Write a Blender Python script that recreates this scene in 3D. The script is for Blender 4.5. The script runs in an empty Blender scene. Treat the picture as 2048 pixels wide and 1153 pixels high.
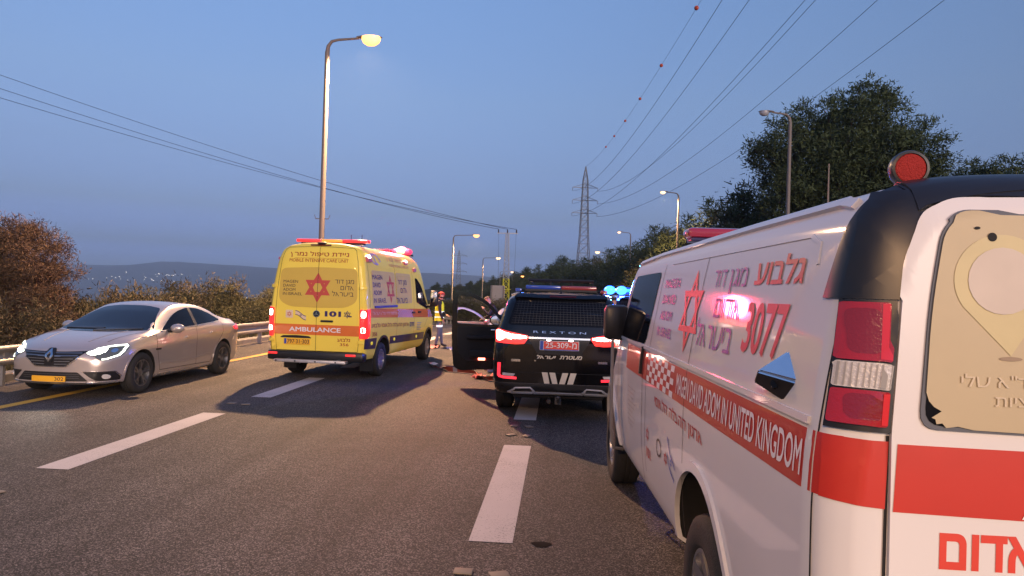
import bpy, bmesh, math, random
import numpy as np
from mathutils import Vector, Matrix
from mathutils.bvhtree import BVHTree
from mathutils.geometry import delaunay_2d_cdt
R = math.radians
S = bpy.context.scene
COL = S.collection

# ---------------------------------------------------------------- camera
cam_d = bpy.data.cameras.new('camera'); cam = bpy.data.objects.new('camera', cam_d); COL.objects.link(cam)
cam_d.sensor_width = 36; cam_d.lens = 36*1400/2048; cam_d.clip_start = .05; cam_d.clip_end = 30000
cam.matrix_world = Matrix.Translation((0, 0, 1.78)) @ Matrix.Rotation(R(3.93), 4, 'Z') @ Matrix.Rotation(R(90.42), 4, 'X') @ Matrix.Rotation(R(1.7), 4, 'Z')
S.camera = cam

# ---------------------------------------------------------------- world
W = bpy.data.worlds.new('World'); S.world = W; W.use_nodes = True
wn = W.node_tree.nodes; wl = W.node_tree.links
SUN_EL, SUN_ROT = 2.5, 152.0            # dusk: the sun is almost down, behind the camera
sky = wn.new('ShaderNodeTexSky'); sky.sky_type = 'NISHITA'; sky.sun_disc = False
sky.sun_elevation = R(SUN_EL); sky.sun_rotation = R(SUN_ROT); sky.ozone_density = 2.2
tc = wn.new('ShaderNodeTexCoord'); sx = wn.new('ShaderNodeSeparateXYZ')
rmp = wn.new('ShaderNodeValToRGB'); mul = wn.new('ShaderNodeMix'); mul.data_type = 'RGBA'; mul.blend_type = 'MULTIPLY'
mul.inputs['Factor'].default_value = 1
wl.new(tc.outputs['Generated'], sx.inputs[0]); wl.new(sx.outputs['Z'], rmp.inputs[0])
SKY_TINT = [  # clear dusk air: bluer overhead, dull violet grey towards the horizon
    (0.0, (0.4469, 1.25, 9)),
    (0.0175, (0.2741, 0.72, 6.5)),
    (0.0523, (0.2369, 0.4, 1.75)),
    (0.1045, (0.325, 0.385, 0.9)),
    (0.1736, (0.46, 0.475, 0.83)),
    (0.2588, (0.62, 0.61, 0.89)),
    (0.3746, (0.74, 0.745, 1.04)),
    (0.5736, (0.93, 0.93, 1.3)),
    (0.866, (1.06, 1.16, 1.85)),
    (1.0, (1.06, 1.26, 2.1))]
cr = rmp.color_ramp
while len(cr.elements) > 1: cr.elements.remove(cr.elements[-1])
for i, (p, c) in enumerate(SKY_TINT):
    c = (c[0]*1.04, c[1]*.95, c[2]*.86)
    e = cr.elements[0] if i == 0 else cr.elements.new(p)
    e.position = p; e.color = (*c, 1)
bg = wn['Background']
wl.new(sky.outputs[0], mul.inputs['A']); wl.new(rmp.outputs[0], mul.inputs['B'])
wl.new(mul.outputs['Result'], bg.inputs[0]); bg.inputs[1].default_value = .15

# ---------------------------------------------------------------- sun: the last warm glow behind the camera
sd = bpy.data.lights.new('sun', 'SUN'); sd.energy = .72; sd.angle = R(25); sd.color = (1, .76, .62)
so = bpy.data.objects.new('sun', sd); COL.objects.link(so)
so.rotation_euler = Vector((math.sin(R(SUN_ROT)), math.cos(R(SUN_ROT)), math.tan(R(11)))).to_track_quat('Z', 'Y').to_euler()

S.view_settings.view_transform = 'Standard'; S.view_settings.look = 'None'; S.view_settings.gamma = 1
S.view_settings.use_curve_mapping = False
S.view_settings.exposure = 1.82
S.render.engine = 'CYCLES'
cy = S.cycles
cy.use_denoising = True; cy.max_bounces = 6; cy.diffuse_bounces = 2; cy.glossy_bounces = 3; cy.transmission_bounces = 4
cy.transparent_max_bounces = 12; cy.volume_bounces = 0; cy.sample_clamp_indirect = 4; cy.caustics_reflective = False
cy.caustics_refractive = False; cy.use_light_tree = True

# ---------------------------------------------------------------- materials
MATS = {}
def srgb(h):
    h = h.lstrip('#'); o = []
    for i in (0, 2, 4):
        v = int(h[i:i+2], 16)/255
        o.append(v/12.92 if v <= .04045 else ((v+.055)/1.055)**2.4)
    return tuple(o)
def mat(name, col=(.5, .5, .5), rough=.5, metal=0, coat=0, emit=None, es=0, var=.12, scale=8, bump=0, bscale=60, alpha=1, trans=0, spec=.5, back=None):
    if name in MATS: return MATS[name]
    m = bpy.data.materials.new(name); m.use_nodes = True; nt = m.node_tree; N = nt.nodes; L = nt.links
    b = N['Principled BSDF']
    b.inputs['Roughness'].default_value = rough; b.inputs['Metallic'].default_value = metal
    b.inputs['Coat Weight'].default_value = coat; b.inputs['Coat Roughness'].default_value = .06
    b.inputs['Specular IOR Level'].default_value = spec
    tcn = N.new('ShaderNodeTexCoord')
    nz = N.new('ShaderNodeTexNoise'); nz.inputs['Scale'].default_value = scale; nz.inputs['Detail'].default_value = 5
    L.new(tcn.outputs['Object'], nz.inputs['Vector'])
    mx = N.new('ShaderNodeMix'); mx.data_type = 'RGBA'
    mx.inputs['A'].default_value = (*[c*(1-var) for c in col], 1); mx.inputs['B'].default_value = (*[min(1, c*(1+var)) for c in col], 1)
    L.new(nz.outputs['Fac'], mx.inputs['Factor']); L.new(mx.outputs['Result'], b.inputs['Base Color'])
    if emit:
        b.inputs['Emission Color'].default_value = (*emit, 1); b.inputs['Emission Strength'].default_value = es
    if trans: b.inputs['Transmission Weight'].default_value = trans
    if bump:
        n2 = N.new('ShaderNodeTexNoise'); n2.inputs['Scale'].default_value = bscale; n2.inputs['Detail'].default_value = 4
        L.new(tcn.outputs['Object'], n2.inputs['Vector'])
        bp = N.new('ShaderNodeBump'); bp.inputs['Strength'].default_value = bump; bp.inputs['Distance'].default_value = .01
        L.new(n2.outputs['Fac'], bp.inputs['Height']); L.new(bp.outputs['Normal'], b.inputs['Normal'])
    MATS[name] = m
    return m
def nd(m): return m.node_tree.nodes, m.node_tree.links, m.node_tree.nodes['Principled BSDF']

# ---------------------------------------------------------------- objects
def tag(o, label=None, cat=None, group=None, kind=None):
    if label: o['label'] = label
    if cat: o['category'] = cat
    if group: o['group'] = group
    if kind: o['kind'] = kind
    return o
def thing(name, label, cat, loc=(0, 0, 0), rz=0, group=None):
    o = bpy.data.objects.new(name, None); COL.objects.link(o); o.empty_display_size = .1
    o.location = loc; o.rotation_euler = (0, 0, rz)
    return tag(o, label, cat, group)
def mesh_obj(name, me, m=None, parent=None, smooth=35):
    o = bpy.data.objects.new(name, me); COL.objects.link(o)
    if m is not None:
        for mm in (m if isinstance(m, (list, tuple)) else [m]): me.materials.append(mm)
    if parent is not None: o.parent = parent
    if smooth:
        me.shade_smooth()
        if smooth < 180: me.set_sharp_from_angle(angle=R(smooth))
    else: me.shade_flat()
    return o
def bm_obj(name, bm, m=None, parent=None, smooth=35):
    me = bpy.data.meshes.new(name); bm.to_mesh(me); bm.free()
    return mesh_obj(name, me, m, parent, smooth)
def copy_tree(o, parent=None):
    c = o.copy(); COL.objects.link(c); c.parent = parent
    for ch in list(o.children): copy_tree(ch, c)
    return c

# shapes added to a bmesh
def box(bm, c, s, rot=None, bev=0, mi=0):
    r = bmesh.ops.create_cube(bm, size=1); vs = r['verts']
    M = Matrix.Translation(c) @ (rot if rot is not None else Matrix()) @ Matrix.Diagonal((*s, 1))
    bmesh.ops.transform(bm, matrix=M, verts=vs)
    fs = list({f for v in vs for f in v.link_faces})
    for f in fs: f.material_index = mi
    if bev:
        es = list({e for v in vs for e in v.link_edges})
        bmesh.ops.bevel(bm, geom=es, offset=bev, segments=2, affect='EDGES', profile=.5)
def tube(bm, pts, rad, n=8, cap=True, mi=0):
    pts = [Vector(p) for p in pts]; rs = rad if isinstance(rad, (list, tuple)) else [rad]*len(pts)
    rings = []; up = None
    for i, p in enumerate(pts):
        d = (pts[min(i+1, len(pts)-1)] - pts[max(i-1, 0)]).normalized()
        if up is None: up = Vector((0, 0, 1)) if abs(d.z) < .9 else Vector((1, 0, 0))
        a = d.cross(up)
        if a.length < 1e-5: a = d.cross(Vector((0, 1, .1)))
        a.normalize(); b = a.cross(d); up = b
        rings.append([bm.verts.new(p + rs[i]*(a*math.cos(t*2*math.pi/n) + b*math.sin(t*2*math.pi/n))) for t in range(n)])
    for A, B in zip(rings, rings[1:]):
        for k in range(n):
            f = bm.faces.new((A[k], A[(k+1) % n], B[(k+1) % n], B[k])); f.material_index = mi
    if cap:
        f = bm.faces.new(rings[0][::-1]); f.material_index = mi
        f = bm.faces.new(rings[-1]); f.material_index = mi
def lathe(bm, prof, n=32, M=Matrix(), mi=0, close=False):
    # prof: list of (r, h); axis = local Z, then M
    rings = []
    for r, h in prof:
        if r < 1e-6: rings.append([bm.verts.new(M @ Vector((0, 0, h)))])
        else: rings.append([bm.verts.new(M @ Vector((r*math.cos(t*2*math.pi/n), r*math.sin(t*2*math.pi/n), h))) for t in range(n)])
    prs = list(zip(rings, rings[1:])) + ([(rings[-1], rings[0])] if close else [])
    for A, B in prs:
        for k in range(n):
            a, b, c, d = A[k % len(A)], A[(k+1) % len(A)], B[(k+1) % len(B)], B[k % len(B)]
            q = [v for i, v in enumerate((a, b, c, d)) if v not in (a, b, c, d)[:i]]
            if len(q) > 2:
                try: bm.faces.new(q).material_index = mi
                except ValueError: pass
def fixn(bm): bmesh.ops.recalc_face_normals(bm, faces=bm.faces[:])

# ---------------------------------------------------------------- lofted bodies
def pchip(x, y, q):
    x = np.asarray(x, float); y = np.asarray(y, float); q = np.asarray(q, float)
    h = np.diff(x); dl = np.diff(y, axis=0)/h.reshape(-1, *([1]*(y.ndim-1)))
    d = np.zeros_like(y)
    for k in range(1, len(x)-1):
        w1 = 2*h[k]+h[k-1]; w2 = h[k]+2*h[k-1]; a, b = dl[k-1], dl[k]
        ok = (a*b) > 0
        d[k] = np.where(ok, (w1+w2)/(w1/np.where(ok, a, 1)+w2/np.where(ok, b, 1)), 0)
    d[0] = dl[0]; d[-1] = dl[-1]
    i = np.clip(np.searchsorted(x, q)-1, 0, len(x)-2)
    t = (q-x[i])/h[i]; ex = [1]*(y.ndim-1); t = t.reshape(-1, *ex); hh = h[i].reshape(-1, *ex)
    return (2*t**3-3*t**2+1)*y[i]+(t**3-2*t**2+t)*hh*d[i]+(-2*t**3+3*t**2)*y[i+1]+(t**3-t**2)*hh*d[i+1]
def loft_mesh(st, ny=60, nu=40, ys=None, deform=None, capr=6):
    """st: [(y, [(x,z)...bottom centre -> top centre])]; mirrored, capped."""
    Y = [s[0] for s in st]; P = np.array([s[1] for s in st], float)
    if ys is None:
        ys = np.unique(np.concatenate([np.linspace(Y[0], Y[-1], ny), Y]))
    G = pchip(Y, P, ys)
    rings = []
    for g in G:
        t = np.concatenate([[0], np.cumsum(np.maximum(np.hypot(*np.diff(g, axis=0).T), 1e-4))])
        tm = np.concatenate([[0], np.cumsum(np.hypot(*np.diff(P[len(P)//2], axis=0).T))])
        q = np.unique(np.concatenate([np.linspace(0, tm[-1], nu), tm]))
        # same relative sampling on every ring: map through the knots
        qq = np.interp(q, tm, t)
        rings.append(pchip(t, g, qq))
    bm = bmesh.new(); VR = []
    for y, g in zip(ys, rings):
        right = [bm.verts.new((p[0], y, p[1])) for p in g]
        left = [bm.verts.new((-p[0], y, p[1])) for p in g[1:-1]][::-1]
        VR.append(right+left)
    n = len(VR[0])
    for A, B in zip(VR, VR[1:]):
        for k in range(n): bm.faces.new((A[k], B[k], B[(k+1) % n], A[(k+1) % n]))
    for ring, sgn in ((VR[0], 1), (VR[-1], -1)):
        c = sum((v.co for v in ring), Vector())/n; prev = ring
        for s in [1-(i+1)/(capr+.0) for i in range(capr-1)]:
            cur = [bm.verts.new(c+(v.co-c)*s) for v in ring]
            for k in range(n):
                q = (prev[k], prev[(k+1) % n], cur[(k+1) % n], cur[k])
                bm.faces.new(q if sgn > 0 else q[::-1])
            prev = cur
        bm.faces.new(prev if sgn > 0 else prev[::-1])
    if deform:
        for v in bm.verts: v.co = Vector(deform(*v.co))
    fixn(bm)
    return bm
def bvh_of(bm):
    bm.verts.ensure_lookup_table(); bm.faces.ensure_lookup_table(); return BVHTree.FromBMesh(bm)
def cut_arches(o, wheels, r, xin, well):
    """boolean wheel arches: wheels [(y,z)], the wells take material slot 1."""
    bm = bmesh.new()
    for (y, z) in wheels:
        for s in (-1, 1):
            lathe(bm, [(0, 0), (r, 0), (r, .8), (0, .8)], 40, Matrix.Translation((s*xin, y, z)) @ Matrix.Rotation(s*math.pi/2, 4, 'Y'))
    fixn(bm)
    c = bm_obj('cutter', bm, None, o.parent); md = o.modifiers.new('b', 'BOOLEAN'); md.object = c; md.operation = 'DIFFERENCE'; md.solver = 'EXACT'
    bpy.context.view_layer.update()
    dg = bpy.context.evaluated_depsgraph_get(); me = bpy.data.meshes.new_from_object(o.evaluated_get(dg))
    o.modifiers.clear(); o.data = me; bpy.data.objects.remove(c)
    me.materials.append(well)
    for p in me.polygons:
        for (y, z) in wheels:
            d = math.hypot(p.center.y-y, p.center.z-z)
            if d < r+.004 and abs(p.center.x) > xin-.004 and ((abs(abs(p.center.x)-xin) < .004 and abs(p.normal.x) > .9) or (abs(d-r) < .012 and abs(p.normal.x) < .3)): p.material_index = 1
    me.shade_smooth(); me.set_sharp_from_angle(angle=R(35))
    return o

# ---------------------------------------------------------------- flat art laid on curved bodies
DIRS = {'L': ((-6, 0, 0), (1, 0, 0)), 'R': ((6, 0, 0), (-1, 0, 0)), 'B': ((0, -6, 0), (0, 1, 0)), 'F': ((0, 14, 0), (0, -1, 0)), 'T': ((0, 0, 8), (0, 0, -1))}
def uv3(mp, u, v):
    if mp == 'L': return Vector((-6, -u, v))
    if mp == 'R': return Vector((6, u, v))
    if mp == 'B': return Vector((u, -6, v))
    if mp == 'F': return Vector((-u, 14, v))
    return Vector((u, v, 8))
def flat_mesh(cu):
    o = bpy.data.objects.new('tmp', cu); COL.objects.link(o); bpy.context.view_layer.update()
    dg = bpy.context.evaluated_depsgraph_get(); me = bpy.data.meshes.new_from_object(o.evaluated_get(dg))
    bpy.data.objects.remove(o); bpy.data.curves.remove(cu)
    bm = bmesh.new(); bm.from_mesh(me); bpy.data.meshes.remove(me)
    return bm
def poly_bm(loops):
    cu = bpy.data.curves.new('tmp', 'CURVE'); cu.dimensions = '2D'; cu.fill_mode = 'BOTH'
    for lp in loops:
        sp = cu.splines.new('POLY'); sp.points.add(len(lp)-1); sp.use_cyclic_u = True
        for p, (a, b) in zip(sp.points, lp): p.co = (a, b, 0, 1)
    return flat_mesh(cu)
def even_odd(p, loops):
    c = False
    for lp in loops:
        for i in range(len(lp)):
            (x0, y0), (x1, y1) = lp[i-1], lp[i]
            if (y0 > p[1]) != (y1 > p[1]) and p[0] < (x1-x0)*(p[1]-y0)/(y1-y0)+x0: c = not c
    return c
def winding(p, loops):
    w = 0
    for lp in loops:
        for i in range(len(lp)):
            (x0, y0), (x1, y1) = lp[i-1], lp[i]
            if (y0 > p[1]) != (y1 > p[1]) and p[0] < (x1-x0)*(p[1]-y0)/(y1-y0)+x0: w += 1 if y1 > y0 else -1
    return w
def text_bm(s, bold=0, shear=0):
    """lettering as flat triangles: glyph outlines, thickened by bold, filled by even-odd"""
    if any('\u0590' <= ch <= '\u05ff' for ch in s): s = s[::-1]
    cu = bpy.data.curves.new('tmp', 'FONT'); cu.body = s; cu.resolution_u = 4; cu.shear = shear; cu.fill_mode = 'NONE'
    bm = flat_mesh(cu)
    loops = []; seen = set()
    for v in bm.verts:
        if v in seen or len(v.link_edges) != 2: continue
        lp = [v]; seen.add(v); e = v.link_edges[0]; w = e.other_vert(v)
        while w is not v and w not in seen and len(w.link_edges) == 2:
            lp.append(w); seen.add(w); e = [q for q in w.link_edges if q is not e][0]; w = e.other_vert(w)
        if len(lp) > 2: loops.append([(q.co.x, q.co.y) for q in lp])
    bm.free(); out = []
    for i, lp in enumerate(loops):
        ar = sum(lp[k-1][0]*lp[k][1]-lp[k][0]*lp[k-1][1] for k in range(len(lp)))
        hole = even_odd(((lp[0][0]+lp[1][0])/2+1e-6, (lp[0][1]+lp[1][1])/2+1.3e-6), [l for j, l in enumerate(loops) if j != i])
        if (ar > 0) == hole: lp = lp[::-1]
        q = []
        for k in range(len(lp)):
            p = Vector(lp[k]); d0 = (p-Vector(lp[k-1])).normalized(); d1 = (Vector(lp[(k+1) % len(lp)])-p).normalized()
            n = Vector((d0.y+d1.y, -d0.x-d1.x)); n = n.normalized() if n.length > 1e-6 else Vector((d0.y, -d0.x))
            q.append(tuple(p+n*bold/max(.5, n.dot(Vector((d0.y, -d0.x))))))
        out.append(q)
    V = []; E = []
    for lp in out:
        o = len(V); V += [Vector(p) for p in lp]; E += [(o+k, o+(k+1) % len(lp)) for k in range(len(lp))]
    r = delaunay_2d_cdt(V, E, [], 1, 1e-6); bm = bmesh.new(); vs = [bm.verts.new((*p, 0)) for p in r[0]]
    for f in r[2]:
        c = sum((r[0][i] for i in f), Vector((0, 0)))/len(f)
        if winding(c, out) > 0: bm.faces.new([vs[i] for i in f])
    bmesh.ops.delete(bm, geom=[v for v in bm.verts if not v.link_faces], context='VERTS')
    return bm
def fit(bm, x0, y0, x1, y1, slant=0):
    """scale flat art to a box; slant: v offset gained over the width"""
    xs = [v.co.x for v in bm.verts]; ys = [v.co.y for v in bm.verts]
    a, b, c, d = min(xs), max(xs), min(ys), max(ys)
    for v in bm.verts:
        tx = (v.co.x-a)/(b-a); ty = (v.co.y-c)/(d-c)
        v.co = Vector((x0+tx*(x1-x0), y0+ty*(y1-y0)+slant*tx, 0))
    return bm
def join_bm(bms):
    out = bmesh.new()
    for b in bms:
        me = bpy.data.meshes.new('t'); b.to_mesh(me); b.free(); out.from_mesh(me); bpy.data.meshes.remove(me)
    return out
def lay(name, flat, mp, bvh, m, parent, off=.003, grid=.06, thick=0, label=None, smooth=40, dmax=None):
    """cut flat art on a grid, drop it on the body along mp's axis; thick > 0 raises it as a solid plate"""
    us = [v.co.x for v in flat.verts]; vs = [v.co.y for v in flat.verts]
    if grid:
        for k, lo, hi in ((0, min(us), max(us)), (1, min(vs), max(vs))):
            t = math.floor(lo/grid)*grid+grid
            while t < hi:
                no = (1, 0, 0) if k == 0 else (0, 1, 0)
                bmesh.ops.bisect_plane(flat, geom=flat.verts[:]+flat.edges[:]+flat.faces[:], plane_co=(t, 0, 0) if k == 0 else (0, t, 0), plane_no=no, dist=1e-6)
                t += grid
    d = Vector(DIRS[mp][1]); base = {}; bad = []; last = None
    for v in flat.verts:
        o = uv3(mp, v.co.x, v.co.y); h = bvh.ray_cast(o, d)
        if h[0] is None or (dmax is not None and (h[0]-o).dot(d) > dmax): bad.append(v); continue
        n = h[1] if h[1].dot(d) < 0 else -h[1]
        base[v] = (h[0].copy(), n.copy())
    if bad: bmesh.ops.delete(flat, geom=bad, context='VERTS')
    for v, (p, n) in base.items():
        if v.is_valid: v.co = p+n*(off+thick)
    for f in flat.faces:
        f.normal_update()
        if f.normal.dot(d) > 0: f.normal_flip()
    if thick:
        be = [e for e in flat.edges if e.is_boundary]; low = {}
        for e in be:
            for v in e.verts:
                if v not in low: p, n = base[v]; low[v] = flat.verts.new(p-n*.012)
        for e in be:
            a, b = e.verts
            if e.link_faces:
                f = e.link_faces[0]
                for l in f.loops:
                    if l.edge == e: a, b = l.vert, l.link_loop_next.vert
            flat.faces.new((b, a, low[a], low[b]))
    o = bm_obj(name, flat, m, parent, smooth)
    if label: o['label'] = label
    return o
def rrect(x0, y0, x1, y1, r, n=5):
    o = []
    for cx, cy, a in ((x1-r, y0+r, -90), (x1-r, y1-r, 0), (x0+r, y1-r, 90), (x0+r, y0+r, 180)):
        for i in range(n+1):
            t = R(a+90*i/n); o.append((cx+r*math.cos(t), cy+r*math.sin(t)))
    return o
def rpoly(pts, r, n=4):
    out = []; k = len(pts)
    for i in range(k):
        p = Vector(pts[i]); a = Vector(pts[i-1])-p; b = Vector(pts[(i+1) % k])-p
        rr = r[i] if isinstance(r, (list, tuple)) else r
        m = min(rr, a.length*.49, b.length*.49); A = p+a.normalized()*m; B = p+b.normalized()*m
        for j in range(n+1):
            t = j/n; q = A*(1-t)**2+p*2*t*(1-t)+B*t*t; out.append((q.x, q.y))
    return out
def circ(cx, cy, r, n=24, ry=None): return [(cx+r*math.cos(2*math.pi*i/n), cy+(ry or r)*math.sin(2*math.pi*i/n)) for i in range(n)]
def stroke(pts, w, closed=False):
    pts = [Vector(p) for p in pts]; n = len(pts); A = []; B = []
    for i, p in enumerate(pts):
        a = pts[i-1] if (i or closed) else None; b = pts[(i+1) % n] if (i < n-1 or closed) else None
        d = ((p-a).normalized() if a else Vector((0, 0)))+((b-p).normalized() if b else Vector((0, 0)))
        d.normalize(); k = Vector((-d.y, d.x)); c = 1
        if a and b: c = max(.35, abs(d.dot((b-p).normalized())))
        A.append(p+k*w/2/c); B.append(p-k*w/2/c)
    bm = bmesh.new(); va = [bm.verts.new((*q, 0)) for q in A]; vb = [bm.verts.new((*q, 0)) for q in B]
    for i in range(n if closed else n-1): j = (i+1) % n; bm.faces.new((va[i], va[j], vb[j], vb[i]))
    return bm
def star(cx, cz, h, w=None, lw=.16):
    """six-pointed star outline as two interlaced triangle rings; h full height"""
    w = w or h*.866; bms = []
    for s in (1, -1):
        tri = [(cx, cz+s*h/2), (cx-w/2, cz-s*h/4), (cx+w/2, cz-s*h/4)]
        inn = [(cx+(x-cx)*(1-lw*2.6), cz+(z-cz)*(1-lw*2.6)) for x, z in tri]
        bms.append(poly_bm([tri, inn]))
    return join_bm(bms)

# ---------------------------------------------------------------- wheels
M_TYRE = mat('tyre_rubber', (.018, .017, .016), .85, bump=.4, bscale=90, var=.3)
M_BLACK = mat('black_plastic', (.012, .012, .013), .36, var=.3)
M_MATTBLK = mat('matt_black', (.008, .008, .009), .8)
M_CHROME = mat('chrome', (.75, .75, .77), .12, 1)
M_DARKRIM = mat('dark_wheel_metal', (.05, .05, .055), .4, .8)
M_RIM = mat('silver_wheel_metal', (.38, .38, .4), .38, .9)
M_GLASS = mat('dark_glass', (.006, .007, .010), .06, 0, spec=.3); M_GLASS.node_tree.nodes['Principled BSDF'].inputs['IOR'].default_value = 1.33
M_TINT = mat('tinted_glass', (.004, .005, .007), .04, 0, spec=.3); M_TINT.node_tree.nodes['Principled BSDF'].inputs['IOR'].default_value = 1.12
M_SEAM = mat('panel_gap', (.01, .01, .01), .8)
def wheel_meshes(r, w, rim_r, spokes, rim_mat, twin=True):
    bm = bmesh.new(); h = w/2
    prof = [(rim_r, -h*.86), (rim_r+.02, -h*.98), (r-.05, -h), (r-.012, -h*.86), (r, -h*.6), (r, -h*.22), (r-.008, -h*.2), (r-.008, -h*.12), (r, -h*.1), (r, h*.1), (r-.008, h*.12), (r-.008, h*.2), (r, h*.22), (r, h*.6), (r-.012, h*.86), (r-.05, h), (rim_r+.02, h*.98), (rim_r, h*.86)]
    lathe(bm, prof, 48, close=True); fixn(bm)
    ty = bpy.data.meshes.new('tyre'); bm.to_mesh(ty); bm.free()
    bm = bmesh.new()
    lathe(bm, [(rim_r, -h*.8), (rim_r+.004, h*.86), (rim_r-.018, h*.86), (rim_r-.03, h*.4), (rim_r-.04, -h*.4), (0, -h*.4)], 48)
    for i in range(spokes):
        a = 2*math.pi*i/spokes
        for da in ((-.16, .16) if twin else (0,)):
            p0 = Vector((.05*math.cos(a), .05*math.sin(a), h*.5)); p1 = Vector(((rim_r-.015)*math.cos(a+da), (rim_r-.015)*math.sin(a+da), h*.72))
            dd = p1-p0; c = (p0+p1)/2; rot = dd.to_track_quat('X', 'Z').to_matrix().to_4x4()
            box(bm, c, (dd.length, .026 if twin else .06, .03), rot)
    lathe(bm, [(0, h*.66), (.03, h*.66), (.065, h*.58), (.07, h*.2)], 24)
    for i in range(5):
        a = 2*math.pi*(i+.5)/5; lathe(bm, [(0, h*.62), (.009, h*.62), (.01, h*.4)], 8, Matrix.Translation((.052*math.cos(a), .052*math.sin(a), 0)))
    fixn(bm); ri = bpy.data.meshes.new('rim'); bm.to_mesh(ri); bm.free()
    for me, m, an in ((ty, M_TYRE, 60), (ri, rim_mat, 30)):
        me.materials.append(m); me.shade_smooth(); me.set_sharp_from_angle(angle=R(an))
    return ty, ri
def put_wheels(parent, ms, spots, turn=0):
    for (x, y, z, front) in spots:
        t = bpy.data.objects.new('wheel', ms[0]); COL.objects.link(t); t.parent = parent; t.location = (x, y, z)
        s = 1 if x > 0 else -1
        t.rotation_euler = (Matrix.Rotation(turn if front else 0, 4, 'Z') @ Matrix.Rotation(s*math.pi/2, 4, 'Y') @ Matrix.Rotation(random.random()*6, 4, 'Z')).to_euler()
        r_ = bpy.data.objects.new('rim', ms[1]); COL.objects.link(r_); r_.parent = t
random.seed(7)

# ================================================================ GROUND, ROAD, HILLS
def sm(a, b, t):
    t = np.clip((t-a)/(b-a), 0, 1); return t*t*(3-2*t)
def road_x(Y): return -.0009*np.maximum(np.asarray(Y, float)-60, 0)**2
def road_z(Y):
    Y = np.asarray(Y, float)
    return -2.0*sm(24, 95, Y)
def gz(X, Y):
    X = np.asarray(X, float); Y = np.asarray(Y, float)
    Yc = np.minimum(Y, 420); s = X-road_x(Yc); z = road_z(Y)
    dl = np.maximum(-10.6-s, 0); dr = np.maximum(s-13.2, 0)
    left = -.30*dl+.0004*np.minimum(dl, 300)**2*0
    left = np.where(dl > 40, -12-(dl-40)*.18, left); left = np.maximum(left, -85)
    hill = .30*np.minimum(dr, 14)+.17*np.clip(dr-14, 0, 60)+.05*np.clip(dr-74, 0, 200)
    hill = hill*(.75+.25*np.sin(Y*.021+1)*np.cos(X*.03))
    far = sm(420, 900, Y)
    return (z+left+hill)*(1-far)+far*(-85)
def quad_sheet(name, xs, ys, zf, m, kind='structure', smooth=180):
    X, Y = np.meshgrid(xs, ys); Z = zf(X, Y); nx = len(xs); ny = len(ys)
    V = np.stack([X, Y, Z], -1).reshape(-1, 3); i = np.arange(nx*ny).reshape(ny, nx)
    Fc = np.stack([i[:-1, :-1], i[:-1, 1:], i[1:, 1:], i[1:, :-1]], -1).reshape(-1, 4)
    me = bpy.data.meshes.new(name); me.from_pydata(V.tolist(), [], Fc.tolist())
    o = mesh_obj(name, me, m, None, smooth); o['kind'] = kind
    return o
# earth with dry scrub colours
m_earth = mat('earth', (.055, .05, .032), .95, scale=.6, var=.5, bump=.6, bscale=7)
xs = np.concatenate([-np.geomspace(14000, 60, 40), np.arange(-58, -14, 2), np.arange(-14, 16, .8), np.arange(16, 80, 3), np.geomspace(80, 14000, 30)])
ys = np.concatenate([np.linspace(-400, -30, 8), np.arange(-25, 110, 2.5), np.arange(110, 420, 10), np.geomspace(425, 14000, 30)])
def gz0(X, Y):
    s = X-road_x(np.minimum(Y, 420)); onroad = (s > -10.6) & (s < 12.4) & (Y < 425)
    return gz(X, Y)-np.where(onroad, .06, 0)
quad_sheet('ground', xs, ys, gz0, m_earth)

# asphalt: warm grey binder with pale and dark chips
m_asph = mat('asphalt', (.05, .05, .05), .8, spec=.35)
N, L, B = nd(m_asph)
def node(t, **k):
    n = N.new(t)
    for a, v in k.items(): setattr(n, a, v)
    return n
tcn = N.new('ShaderNodeTexCoord')
v1 = node('ShaderNodeTexVoronoi'); v1.inputs['Scale'].default_value = 120
n1 = node('ShaderNodeTexNoise'); n1.inputs['Scale'].default_value = 140; n1.inputs['Detail'].default_value = 3
n2 = node('ShaderNodeTexNoise'); n2.inputs['Scale'].default_value = .55; n2.inputs['Detail'].default_value = 6
n3 = node('ShaderNodeTexNoise'); n3.inputs['Scale'].default_value = 1
mp3 = node('ShaderNodeMapping'); mp3.inputs['Scale'].default_value = (2.2, .05, 1)
for a in (v1, n1, n2): L.new(tcn.outputs['Object'], a.inputs['Vector'])
L.new(tcn.outputs['Object'], mp3.inputs[0]); L.new(mp3.outputs[0], n3.inputs['Vector'])
r1 = node('ShaderNodeValToRGB'); r1.color_ramp.elements[0].color = (.020, .0175, .0155, 1); r1.color_ramp.elements[1].color = (.22, .188, .166, 1)
r1.color_ramp.elements[0].position = .2; r1.color_ramp.elements[1].position = .95
e = r1.color_ramp.elements.new(.6); e.color = (.050, .043, .038, 1)
sep = node('ShaderNodeSeparateColor'); L.new(v1.outputs['Color'], sep.inputs[0]); L.new(sep.outputs[0], r1.inputs[0])
def mixn(t, A, Bn, fac):
    m = node('ShaderNodeMix', data_type='RGBA', blend_type=t); m.inputs['Factor'].default_value = fac
    L.new(A, m.inputs['A']); L.new(Bn, m.inputs['B']); return m.outputs['Result']
def ramp2(src, lo, hi, p0=.3, p1=.7):
    r = node('ShaderNodeValToRGB'); r.color_ramp.elements[0].color = (lo, lo, lo, 1); r.color_ramp.elements[1].color = (hi, hi, hi, 1)
    r.color_ramp.elements[0].position = p0; r.color_ramp.elements[1].position = p1; L.new(src, r.inputs[0]); return r.outputs[0]
c = mixn('MULTIPLY', r1.outputs[0], ramp2(n1.outputs['Fac'], .5, 1.35), 1)
c = mixn('MULTIPLY', c, ramp2(n2.outputs['Fac'], .70, 1.28), 1)
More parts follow.
